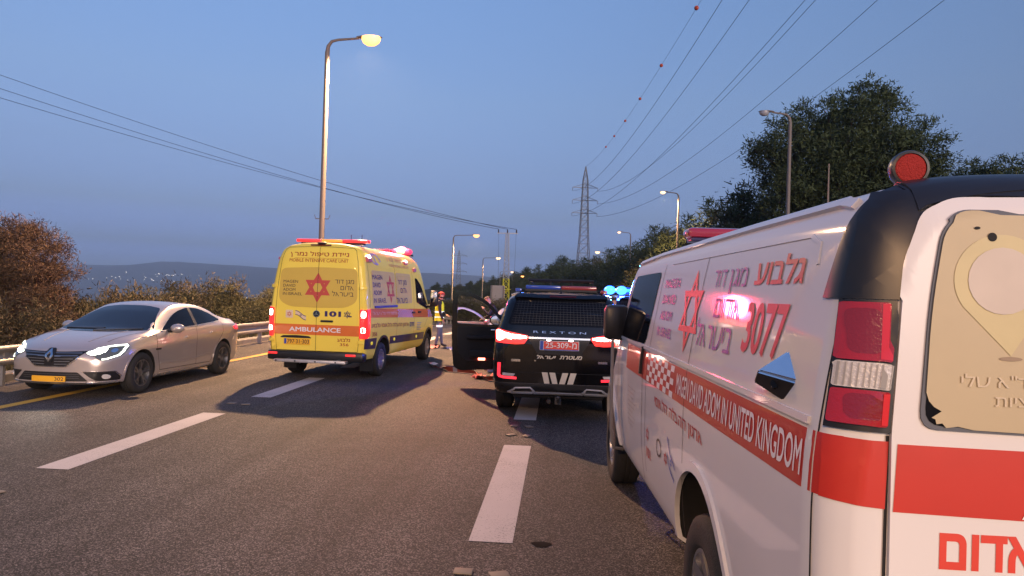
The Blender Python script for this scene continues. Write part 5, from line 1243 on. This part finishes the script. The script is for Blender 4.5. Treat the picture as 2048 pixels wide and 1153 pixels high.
b = bmesh.new(); lathe(b, [(0, .064), (.115, .056)], 20, MD @ Matrix.Translation((-.24, .165, 1.255)) @ Matrix.Rotation(R(90), 4, 'X') @ Matrix.Diagonal((1.1, .78, 1, 1))); fixn(b); bm_obj('mirror_glass', b, M_CHROME, mo)
lay('doorway_shade_sheet', poly_bm([L_(rpoly([(2.08, .45), (3.15, .42), (3.2, 1.05), (2.65, 1.58), (2.1, 1.66)], .06))]), 'L', sb, M_MATTBLK, suv, .007, .08)  # body is uncut: a black sheet stands in for the shade inside
# ---------------------------------------------------------------- second police car with its blue lights on
suv2.location = (2.12, 17.0, 0); suv2['label'] = 'second dark police car ahead with bright blue roof lights, half hidden by the white van'
b2 = roof_bar(suv2, True)
m_bluehot = mat('lit_blue_lamp', (.0, .01, .12), .4, spec=.1, emit=(.03, .16, 1), es=2)
for x in (-.86, -.56):
    bm = bmesh.new(); bmesh.ops.create_uvsphere(bm, u_segments=20, v_segments=12, radius=.13, matrix=Matrix.Translation((x, .92, 1.93)) @ Matrix.Diagonal((1.1, .9, .85, 1))); bm_obj('lit_blue_lamp', bm, m_bluehot, b2, 180)
ld = bpy.data.lights.new('blue_light', 'POINT'); ld.energy = 260; ld.color = (.03, .12, 1); ld.shadow_soft_size = .2
lo = bpy.data.objects.new('blue_light', ld); COL.objects.link(lo); lo.parent = b2; lo.location = (-.7, .55, 2.1)
bm = bmesh.new(); box(bm, (-.3, 1.0, 1.93), (1.1, .26, .09), bev=.03); bm_obj('glowing_blue_lens', bm, mat('glowing_blue_lens', (.02, .08, .6), .2, coat=1, emit=(.01, .06, 1), es=1.6), b2)

# ---------------------------------------------------------------- silver sedan: face, glass, lamps
K = lambda name, loops, mp, m, off=.004, thick=0, grid=.05, par=None: lay(name, poly_bm(loops), mp, cb, m, par or car, off, grid, thick)
m_headhot = mat('lit_headlamp', (1, 1, .95), .3, emit=(.92, 1, .82), es=9); m_drl = mat('daytime_light', (1, 1, .95), .3, emit=(.90, 1, .80), es=1.6); m_hlglass = mat('headlamp_glass', (.10, .11, .10), .08, coat=1)
K('windscreen', [rpoly([(-.76, .985), (-.515, 1.325), (-.25, 1.368), (.25, 1.368), (.53, 1.325), (.78, .985), (.4, .962), (-.4, .962)], [.03, .06, .2, .2, .06, .03, .2, .2])], 'F', mat('windscreen_glass', (.014, .02, .028), .08, 0, spec=.45), .004, 0, .06)
lay('wiper', join_bm([stroke([(-.62, .99), (.05, 1.0)], .014), stroke([(.0, .975), (.66, 1.0)], .014)]), 'F', cb, M_BLACK, car, .008, .06, .008)
gp = rpoly([(-.50, .712), (-.2, .705), (.2, .705), (.50, .718), (.42, .64), (.245, .49), (-.225, .49), (-.40, .63)], [.02, .1, .1, .02, .08, .05, .05, .08])
gr_ = K('grille', [gp], 'F', M_BLACK, .004, 0, .03)
for k, z in enumerate((.685, .645, .605, .565, .525)):
    w = (.44, .40, .35, .30, .26)[k]; lay('grille_bar', join_bm([stroke([(-w, z), (-.08, z-.004)], .010), stroke([(.08, z-.004), (w, z)], .010)]), 'F', cb, mat('satin_chrome', (.35, .36, .38), .3, .9), gr_, .006, .04, .008)
lay('grille_edge', stroke([(-.40, .62), (-.225, .486), (.245, .486), (.42, .63)], .014), 'F', cb, M_CHROME, gr_, .005, .03, .008)
rb = lambda k: [(0, .645+.095*k), (.062*k, .645), (0, .645-.095*k), (-.062*k, .645)]
K('badge_back', [rpoly([(-.05, .745), (.05, .745), (.085, .66), (.03, .545), (-.03, .545), (-.085, .66)], .015)], 'F', M_BLACK, .006, .012)
K('badge', [rpoly(rb(1.0), .008), rpoly(rb(.48), .004)], 'F', M_CHROME, .016, .014, .03)
for s in (-1, 1):
    G = lambda p: [(s*x, z) for x, z in p]
    hl = K('headlight', [rpoly(G([(.475, .684), (.60, .745), (.72, .782), (.845, .805), (.862, .73), (.84, .64), (.72, .575), (.675, .575), (.60, .63)]), .02)], 'F', m_hlglass, .003, .008, .03)
    lay('lit_lamp', poly_bm([rpoly(G([(.49, .685), (.58, .728), (.69, .745), (.70, .70), (.64, .665), (.56, .655)]), .02)]), 'F', cb, m_headhot, hl, .014, .03)
    lay('light_strip', stroke(G([(.57, .735), (.70, .772), (.825, .79), (.838, .775), (.835, .70), (.815, .645), (.73, .597), (.685, .592)]), .018), 'F', cb, m_drl, hl, .016, .02)
    lay('lamp_reflector', poly_bm([circ(s*.765, .715, .028, 14)]), 'F', cb, M_CHROME, hl, .014, .03)
    fg = K('fog_recess', [rpoly(G([(.47, .412), (.80, .405), (.83, .33), (.815, .268), (.65, .272), (.56, .33)]), .02)], 'F', M_BLACK, .004, 0, .03)
    lay('fog_trim', stroke(G([(.47, .415), (.80, .41), (.83, .33)]), .012), 'F', cb, M_CHROME, fg, .005, .03, .006)
    K('fog_lamp', [circ(s*.728, .335, .036, 16)], 'F', m_clrlens, .006, .012, .03, fg)
K('lower_grille', [rpoly([(-.42, .405), (.41, .405), (.55, .268), (-.55, .268)], .02)], 'F', M_BLACK, .004, 0, .03)
for z in (.375, .345, .315): lay('grille_bar', stroke([(-.43, z), (.43, z)], .006), 'F', cb, mat('satin_grey', (.08, .08, .085), .4), car, .006, .05, .004)
lay('chrome_lip', stroke([(-.80, .25), (-.55, .243), (.55, .243), (.80, .25)], .02), 'F', cb, mat('silver_trim', (.6, .58, .56), .25, .8), car, .004, .03, .012)
pl = K('number_plate', [rrect(-.255, .262, .255, .345, .008)], 'F', m_plate, .006, .025)
lay('plate_digits', fit(text_bm('302', .008), .105, .278, .235, .332), 'F', cb, m_blktx, pl, .033, .1)
for s in (-1, 1):
    mp, F_ = (('R', lambda p: p) if s > 0 else ('L', L_))
    sw = rpoly([(3.10, .955), (2.75, 1.13), (2.42, 1.27), (2.0, 1.335), (1.62, 1.322), (1.25, 1.225), (.95, 1.085), (1.0, 1.055), (2.3, .99)], [.02, .2, .2, .2, .2, .2, .04, .03, .3])
    lay('side_window', poly_bm([F_(sw)]), mp, cb, M_GLASS, car, .004, .05)
    lay('window_trim', stroke(F_(sw), .014, True), mp, cb, mat('satin_chrome', (.35, .36, .38), .3, .9), car, .005, .04, .003)
    lay('pillar', poly_bm([F_([(2.03, .985), (1.93, .99), (1.86, 1.34), (1.95, 1.345)])]), mp, cb, M_BLACK, car, .0065, .05)
    lay('door_seam', join_bm([stroke(F_([(3.28, .93), (3.32, .7), (3.2, .32), (1.5, .30), (1.28, .62), (1.02, .85), (.98, 1.06)]), .008), stroke(F_([(2.0, .98), (2.05, .7), (2.03, .31)]), .008), stroke(F_([(3.70, .885), (3.33, .905)]), .006)]), mp, cb, M_SEAM, car, .003, .05)
    for y in (2.22, 1.32): lay('door_handle', poly_bm([F_(rrect(y, .805+.04*(y < 2), y+.2, .838+.04*(y < 2), .012))]), mp, cb, m_silver, car, .004, .05, .03)
    lay('sill_trim', poly_bm([F_([(3.25, .205), (1.45, .205), (1.45, .25), (3.25, .27)])]), mp, cb, mat('silver_trim', (.6, .58, .56), .25, .8), car, .003, .06, .01)
    lay('crease', stroke(F_([(3.2, .43), (2.3, .40), (1.5, .47)]), .02), mp, cb, m_silver, car, .002, .06, .006)
    lay('tail_lamp', poly_bm([F_(rpoly([(.55, .93), (.2, .97), (.12, .84), (.45, .86)], .03))]), mp, cb, m_redglow, car, .004, .04, .012)
    lay('fuel_flap' if s > 0 else 'vent', poly_bm([F_(rrect(3.2, .66, 3.36, .69, .008))]), mp, cb, M_BLACK, car, .003, .05)
    for cy_ in (1.0, 3.71):
        a = [(cy_+.39*math.cos(t), .33+.39*math.sin(t)) for t in np.linspace(R(5), R(175), 26)]; lay('wheel_lip', stroke(F_(a), .025), mp, cb, m_silver, car, .001, .05, .006)
    bm = bmesh.new(); bmesh.ops.create_uvsphere(bm, u_segments=20, v_segments=12, radius=1, matrix=Matrix.Translation((s*.985, 2.86, 1.0)) @ Matrix.Rotation(R(s*-12), 4, 'Z') @ Matrix.Diagonal((.12, .085, .078, 1)))
    mi_ = bm_obj('mirror', bm, m_silver, car, 180)
    bm = bmesh.new(); tube(bm, [(s*.84, 2.9, .955), (s*.93, 2.88, .965)], [.035, .03], 8); bm_obj('mirror_arm', bm, M_BLACK, mi_)
    lay('bonnet_seam', stroke([(s*.60, 4.16), (s*.68, 3.8), (s*.745, 3.42)], .007), 'T', cb, M_SEAM, car, .003, .05)
    lay('bonnet_crease', stroke([(s*.36, 4.25), (s*.42, 3.9), (s*.5, 3.5)], .02), 'T', cb, m_silver, car, .001, .05, .004)
K('rear_window', [rpoly([(-.55, 1.16), (.55, 1.16), (.46, 1.36), (-.46, 1.36)], .05)], 'B', M_GLASS, .004)
for s in (-1, 1): K('tail_lamp', [rpoly([(s*.30, .93), (s*.72, .90), (s*.70, .82), (s*.35, .84)], .02)], 'B', m_redglow, .004, .01)
K('rear_skirt', [rpoly([(-.7, .36), (.7, .36), (.66, .5), (-.66, .5)], .03)], 'B', M_BLACK)
# the cabin's darkness is put into the colour of the opaque panes; a second sedan of the same kind stands ahead of the police car
car2 = copy_tree(car); car2.location = (-.86, 15.4, 0); car2.rotation_euler = (0, 0, 0)
car2['label'] = 'silver sedan with its front left door open, beyond the police car door'; car2['group'] = 'silver sedans'
for ch in list(car2.children):
    if ch.name.split('.')[0] in ('headlight',):
        for g in list(ch.children): bpy.data.objects.remove(g)
M2 = Matrix.Translation((-.92, 2.95, 0)) @ Matrix.Rotation(R(30), 4, 'Z')
o2 = rpoly([(0, .3), (.95, .28), (1.06, .5), (1.06, 1.0), (1.04, 1.37), (.80, 1.39), (.45, 1.28), (0, .97)], [.05, .1, .1, .2, .14, .2, .3, .03])
h2 = rpoly([(.14, 1.0), (1.0, 1.02), (.985, 1.32), (.80, 1.34), (.47, 1.235)], [.03, .04, .13, .2, .3])
d2 = bm_obj('door', door_panel(M2, o2, h2, .06), m_silver, car2, 30)
bm_obj('window_trim', door_panel(M2 @ Matrix.Translation((0, -.012, 0)), rpoly([(.10, .985), (1.03, 1.0), (1.01, 1.345), (.80, 1.362), (.455, 1.255)], [.03, .05, .14, .2, .3]), h2, .012), mat('bright_trim', (.85, .85, .85), .25, .5), d2, 30)
bm_obj('door_lining', door_panel(M2 @ Matrix.Translation((0, -.02, 0)), rpoly([(.06, .40), (.95, .38), (1.0, .95), (.1, .93)], .06), None, .02), m_trim, d2, 30)
# headlights throw a little light on the road ahead
for s in (-1, 1):
    ld = bpy.data.lights.new('headlamp_beam', 'SPOT'); ld.energy = 25; ld.color = (.95, 1, .9); ld.spot_size = R(70); ld.spot_blend = .7; ld.shadow_soft_size = .05
    lo = bpy.data.objects.new('headlamp_beam', ld); COL.objects.link(lo); lo.parent = car; lo.location = (s*.6, 4.62, .68)
    lo.rotation_euler = Vector((0, -1, .14)).to_track_quat('Z', 'Y').to_euler()

# ================================================================ PEOPLE
def person(label, loc, rz, J, cloth, skin_col=(.42, .22, .15), shirt_z=.93, extra=None):
    """one continuous skinned body; J overrides joints; cloth = (top, trousers, shoes) materials"""
    t = thing('person', label, 'person', loc, rz)
    P = dict(pel=(0, 0, .95), sp=(0, .0, 1.14), ch=(0, .0, 1.34), nk=(0, .015, 1.49), hb=(0, .03, 1.565), hd=(0, .045, 1.645), ht=(0, .03, 1.72), nose=(0, .145, 1.625), chin=(0, .105, 1.565))
    for s, n in ((-1, 'l'), (1, 'r')):
        P.update({n+'sh': (s*.18, 0, 1.425), n+'el': (s*.24, -.03, 1.14), n+'wr': (s*.25, .10, .91), n+'pa': (s*.25, .15, .85), n+'hp': (s*.09, 0, .90), n+'kn': (s*.10, .03, .50), n+'an': (s*.10, -.02, .09), n+'to': (s*.12, .16, .04)})
    P.update(J)
    RD = dict(pel=(.165, .12), sp=(.15, .11), ch=(.175, .12), nk=.06, hb=.075, hd=.098, ht=.07, nose=.02, chin=.045)
    for n in 'lr': RD.update({n+'sh': .068, n+'el': .05, n+'wr': .035, n+'pa': (.04, .022), n+'hp': .092, n+'kn': .064, n+'an': .045, n+'to': .042})
    E = [('pel', 'sp'), ('sp', 'ch'), ('ch', 'nk'), ('nk', 'hb'), ('hb', 'hd'), ('hd', 'ht'), ('hd', 'nose'), ('hb', 'chin')]
    for n in 'lr':
        E += [('ch', n+'sh'), (n+'sh', n+'el'), (n+'el', n+'wr'), (n+'wr', n+'pa'), ('pel', n+'hp'), (n+'hp', n+'kn'), (n+'kn', n+'an'), (n+'an', n+'to')]
        w = Vector(P[n+'wr']); pa = Vector(P[n+'pa']); d = (pa-w).normalized(); sd_ = d.cross(Vector((0, 0, 1))); sd_ = sd_.normalized() if sd_.length > .1 else Vector((1, 0, 0)); cu = Vector((0, 0, -1))
        for k, ln in enumerate((.066, .078, .072, .058)):
            b = pa+sd_*(k-1.5)*.02+d*.02; a1, a2 = n+'f%d' % k, n+'g%d' % k
            P[a1] = tuple(b+d*ln*.55); P[a2] = tuple(b+d*ln*.9+cu*ln*.35); RD[a1] = .0095; RD[a2] = .008; E += [(n+'pa', a1), (a1, a2)]
        P[n+'t1'] = tuple(w.lerp(pa, .6)+sd_*.045+d*.01); P[n+'t2'] = tuple(w.lerp(pa, .9)+sd_*.055+d*.03); RD[n+'t1'] = .011; RD[n+'t2'] = .009; E += [(n+'pa', n+'t1'), (n+'t1', n+'t2')]
    ks = list(P); me = bpy.data.meshes.new('body'); me.from_pydata([P[k] for k in ks], [(ks.index(a), ks.index(b)) for a, b in E], [])
    o = bpy.data.objects.new('body', me); COL.objects.link(o); md = o.modifiers.new('s', 'SKIN'); md.use_smooth_shade = True
    sv = me.skin_vertices[0].data
    for i, k in enumerate(ks): r = RD[k]; sv[i].radius = r if isinstance(r, tuple) else (r, r); sv[i].use_root = k == 'pel'
    o.modifiers.new('d', 'SUBSURF').levels = 2
    bpy.context.view_layer.update(); dg = bpy.context.evaluated_depsgraph_get(); m2 = bpy.data.meshes.new_from_object(o.evaluated_get(dg)); o.modifiers.clear(); o.data = m2
    m_skin = mat('skin', (.42, .22, .15), .5, var=.1)
    for m in (m_skin, *cloth): m2.materials.append(m)
    keys = [k for k in ks]; pts = [Vector(P[k]) for k in keys]
    for p in m2.polygons:
        k = keys[min(range(len(pts)), key=lambda i: (pts[i]-p.center).length_squared)]
        if k in ('hb', 'hd', 'ht', 'nose', 'chin') or k[1:3] == 'pa' or k[1:2] in ('f', 'g') or k[1:2] == 't' and k[1:3] != 'to': i = 0
        elif k[1:] == 'wr' and False: i = 0
        elif k[1:] in ('hp', 'kn') or k == 'pel' and p.center.z < P['pel'][2]: i = 2
        elif k[1:] in ('an', 'to'): i = 3 if p.center.z < .12 else 2
        else: i = 1
        p.material_index = i
    m2.shade_smooth(); o.parent = t
    hd = Vector(P['hd']); f = (Vector(P['nose'])-hd); f.normalize(); sd_ = Vector((0, 0, 1)).cross(f).normalized(); up = f.cross(sd_)
    for s in (-1, 1):
        bm = bmesh.new(); bmesh.ops.create_uvsphere(bm, u_segments=10, v_segments=6, radius=.013, matrix=Matrix.Translation(hd+f*.088+sd_*s*.034+up*.012)); bm_obj('eye', bm, mat('eye_dark', (.03, .02, .02), .3), t, 180)
        bm = bmesh.new(); bmesh.ops.create_uvsphere(bm, u_segments=10, v_segments=6, radius=.03, matrix=Matrix.Translation(hd-sd_*s*.098) @ Matrix.Diagonal((.5, .5, 1, 1))); bm_obj('ear', bm, m_skin, t, 180)
    return t, hd, f, sd_, up
def shell(bm, c, fx, fy, fz, rx, ry, rz_, z0=-.2, mi=0):
    """part of an ellipsoid above local z0, in the head's own axes"""
    M = Matrix((fx, fy, fz)).transposed().to_4x4(); M.translation = c
    prof = [(math.sin(a), math.cos(a)) for a in np.linspace(.001, math.acos(z0), 9)]
    lathe(bm, prof, 18, M @ Matrix.Diagonal((rx, ry, rz_, 1)))
m_navy = mat('dark_navy_cloth', (.012, .013, .02), .85, bump=.3); m_jean = mat('faded_blue_trousers', (.10, .125, .15), .85, var=.3, bump=.3); m_shoe = mat('dark_shoes', (.02, .017, .015), .6)
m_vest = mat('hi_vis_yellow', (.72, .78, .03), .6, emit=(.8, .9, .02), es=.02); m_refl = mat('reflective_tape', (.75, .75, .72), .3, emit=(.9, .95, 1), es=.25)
m_hair = mat('dark_hair', (.018, .012, .01), .8, bump=.5)
# man in the hi-vis vest beside the ambulance
t, hd, f, sd_, up = person('bearded man in yellow hi-vis vest and red cap standing beside the yellow ambulance', (-3.78, 21.9, 0), R(-80),
    dict(lel=(-.27, .05, 1.15), lwr=(-.20, .22, 1.02), lpa=(-.15, .27, 1.0), rel=(.25, .02, 1.14), rwr=(.25, .10, .92), rpa=(.25, .13, .86), lkn=(-.11, .06, .50), lan=(-.12, .10, .09), lto=(-.13, .27, .04), rkn=(.10, .0, .5), ran=(.10, -.10, .09), rto=(.12, .07, .04)), (m_navy, m_jean, m_shoe))
bm = bmesh.new(); st = [(1.47, .10, .075), (1.44, .165, .10), (1.36, .205, .14), (1.2, .19, .145), (1.05, .185, .14), (.90, .20, .15), (.84, .205, .155)]; prev = None
for z, a, b in st:
    r = [bm.verts.new((a*math.cos(q), .005+b*math.sin(q), z)) for q in np.linspace(0, 2*math.pi, 22, endpoint=False)]
    if prev:
        for i in range(22): bm.faces.new((prev[i], prev[(i+1) % 22], r[(i+1) % 22], r[i]))
    prev = r
fixn(bm); vest = bm_obj('vest', bm, m_vest, t, 180)
for z, w in ((1.12, .05), (.95, .05)):
    bm = bmesh.new(); lathe(bm, [(.187, -w/2), (.190, w/2)], 24, Matrix.Translation((0, .005, z)) @ Matrix.Diagonal((1.03, .79, 1, 1))); bm_obj('reflective_band', bm, m_refl, vest, 180)
bm = bmesh.new(); box(bm, (.13, .13, 1.05), (.09, .05, .16), Matrix.Rotation(R(-40), 4, 'Z'), .01); bm_obj('radio_pouch', bm, M_BLACK, vest)
for s in (-1, 1):
    bm = bmesh.new(); lathe(bm, [(.088, -.03), (.086, .03)], 16, Matrix.Translation((s*.10, .03 if s < 0 else .0, .68))); bm_obj('leg_band', bm, m_refl, t, 180)
bm = bmesh.new(); shell(bm, hd+up*.022, sd_, f, up, .106, .118, .098, .12); bm_obj('cap', bm, mat('red_knit_cap', (.30, .04, .035), .9, bump=.5), t, 180)
bm = bmesh.new(); shell(bm, hd-up*.045+f*.02, sd_, f, -up, .085, .098, .085, .05); bm_obj('beard', bm, m_hair, t, 180)
bm = bmesh.new(); shell(bm, hd-f*.02+up*.0, sd_, up, -f, .103, .10, .098, .25); bm_obj('hair', bm, m_hair, t, 180)
# man in black leaning over beyond the open doors
t, hd, f, sd_, up = person('man in black jacket leaning forward beyond the open car doors', (-1.80, 20.75, 0), R(98),
    dict(sp=(0, .07, 1.12), ch=(0, .17, 1.28), nk=(0, .26, 1.41), hb=(0, .30, 1.47), hd=(0, .34, 1.55), ht=(0, .35, 1.63), nose=(0, .445, 1.51), chin=(0, .39, 1.46), lsh=(-.19, .19, 1.36), rsh=(.19, .19, 1.36), lel=(-.26, .30, 1.12), lwr=(-.12, .44, 1.26), lpa=(-.08, .47, 1.31), rel=(.26, .25, 1.10), rwr=(.22, .42, 1.0), rpa=(.22, .48, .98)), (m_navy, m_navy, m_shoe))
bm = bmesh.new(); shell(bm, hd+up*.012, sd_, f, up, .103, .112, .10, .45); bm_obj('hair', bm, mat('cropped_hair', (.09, .05, .04), .8), t, 180)
# officer by the second police car
t, hd, f, sd_, up = person('officer in dark uniform and cap lit by the blue lights, behind the van mirror', (1.22, 15.75, 0), R(70), dict(), (m_navy, m_navy, m_shoe))
bm = bmesh.new(); shell(bm, hd+up*.03, sd_, f, up, .105, .115, .09, .05); box(bm, hd+f*.15+up*.035, (.15, .11, .012), Matrix((sd_, f, up)).transposed().to_4x4()); bm_obj('cap', bm, m_navy, t, 180)
bm = bmesh.new(); box(bm, (0, .11, 1.30), (.30, .03, .10)); bm_obj('chest_badge', bm, m_refl, t, 30)

# ================================================================ TAPE AND LITTER ON THE ROAD
m_tape = mat('red_white_tape', (.6, .05, .03), .5); N, L, B = nd(m_tape)
tcn = N.new('ShaderNodeTexCoord'); sp_ = N.new('ShaderNodeSeparateXYZ'); wv = N.new('ShaderNodeMath'); wv.operation = 'PINGPONG'; wv.inputs[1].default_value = .35
gt = N.new('ShaderNodeMath'); gt.operation = 'GREATER_THAN'; gt.inputs[1].default_value = .30; mx = N.new('ShaderNodeMix'); mx.data_type = 'RGBA'; mx.inputs['A'].default_value = (.62, .12, .06, 1); mx.inputs['B'].default_value = (.7, .62, .58, 1)
L.new(tcn.outputs['Object'], sp_.inputs[0]); L.new(sp_.outputs[0], wv.inputs[0]); L.new(wv.outputs[0], gt.inputs[0]); L.new(gt.outputs[0], mx.inputs['Factor']); L.new(mx.outputs['Result'], B.inputs['Base Color'])
def ribbon(bm, pts, w, roll, z0=.012):
    P = [Vector(p) for p in pts]; n = 60; prev = None
    K_ = np.array([tuple(p) for p in P]); ts = np.linspace(0, len(P)-1, n); C3 = pchip(np.arange(len(P)), K_, ts); rl = np.interp(ts, np.arange(len(roll)), roll)
    for i in range(n):
        p = Vector(C3[i]); d = Vector(C3[min(i+1, n-1)]-C3[max(i-1, 0)]).normalized(); sd_ = d.cross(Vector((0, 0, 1))).normalized(); v = sd_*math.cos(rl[i])+Vector((0, 0, 1))*math.sin(rl[i])
        a, b = p-v*w/2, p+v*w/2; lo_ = min(a.z, b.z)
        if lo_ < z0: a.z += z0-lo_; b.z += z0-lo_
        cur = (bm.verts.new(a), bm.verts.new(b))
        if prev: bm.faces.new((prev[0], cur[0], cur[1], prev[1]))
        prev = cur
bm = bmesh.new(); o0 = Vector((-2.6, 15.2, 0))
ribbon(bm, [Vector(p)-o0 for p in ((-2.95, 16.9, .01), (-2.98, 16.3, .02), (-2.6, 15.75, .02), (-2.42, 15.35, .03), (-2.0, 15.2, .05), (-1.72, 14.95, .02), (-1.6, 14.5, .02), (-1.35, 14.0, .03), (-1.2, 14.25, .06), (-1.05, 14.6, .03))], .11, [.3, .9, .2, 1.2, 1.35, .6, .2, 1.0, 1.3, .4])
ribbon(bm, [Vector(p)-o0 for p in ((-1.35, 14.0, .02), (-1.28, 14.15, .18), (-1.15, 14.3, .34), (-1.08, 14.35, .2), (-1.0, 14.2, .03))], .11, [.2, .5, 1.0, .7, .3])
o = bm_obj('barrier_tape', bm, m_tape, None, 180); o.location = o0; tag(o, 'crumpled red and white barrier tape lying below the open police car door', 'tape')
def scrap(loc, s, m, label, name='paper_scrap', seed=0, cat='litter'):
    rr = random.Random(seed); bm = bmesh.new(); n = 6; g = [[bm.verts.new(((i/n-.5)*s[0]+rr.uniform(-.01, .01), (j/n-.5)*s[1]+rr.uniform(-.01, .01), .006+rr.random()*s[2])) for j in range(n+1)] for i in range(n+1)]
    for i in range(n):
        for j in range(n): bm.faces.new((g[i][j], g[i+1][j], g[i+1][j+1], g[i][j+1]))
    o = bm_obj(name, bm, m, None, 180); o.location = loc; o.rotation_euler = (0, 0, rr.uniform(0, 6)); tag(o, label, cat); return o
m_paper = mat('white_paper', (.7, .68, .65), .8)
scrap((-3.9, 21.5, 0), (.55, .3, .09), mat('pink_plastic', (.6, .16, .14), .6), 'crumpled pink plastic at the feet of the man in the vest', 'plastic_scrap', 3)
scrap((-3.25, 21.3, 0), (.5, .28, .08), m_paper, 'white paper on the road right of the man in the vest', 'paper_scrap', 4)
scrap((-1.62, 14.35, 0), (.28, .2, .10), mat('pink_plastic', (.6, .16, .14), .6), 'torn pink and white scrap beside the end of the barrier tape', 'plastic_scrap', 5)
bm = bmesh.new(); lathe(bm, [(0, 0), (.033, 0), (.035, .02), (.035, .13), (.014, .18), (.014, .2), (0, .2)], 14, Matrix.Rotation(R(90), 4, 'Y') @ Matrix.Translation((-.036, 0, 0))); o = bm_obj('bottle', bm, mat('clear_plastic', (.5, .5, .5), .15, coat=1), None); o.location = (-1.55, 15.4, .003); o.rotation_euler = (0, 0, .5); tag(o, 'clear plastic bottle lying under the open police car door', 'bottle')

# ================================================================ AIR
bm = bmesh.new(); box(bm, (-2000, 4750, 115), (24000, 9700, 450))
m = bpy.data.materials.new('haze'); m.use_nodes = True; nt = m.node_tree; nt.nodes.remove(nt.nodes['Principled BSDF'])
pv = nt.nodes.new('ShaderNodeVolumePrincipled'); pv.inputs['Color'].default_value = (.62, .79, 1, 1); pv.inputs['Density'].default_value = .00013; pv.inputs['Anisotropy'].default_value = .0
nt.links.new(pv.outputs[0], nt.nodes['Material Output'].inputs['Volume'])
hz_o = bm_obj('haze', bm, m, None, 0); hz_o['kind'] = 'stuff'; hz_o['label'] = 'thin blue evening haze over the valley'
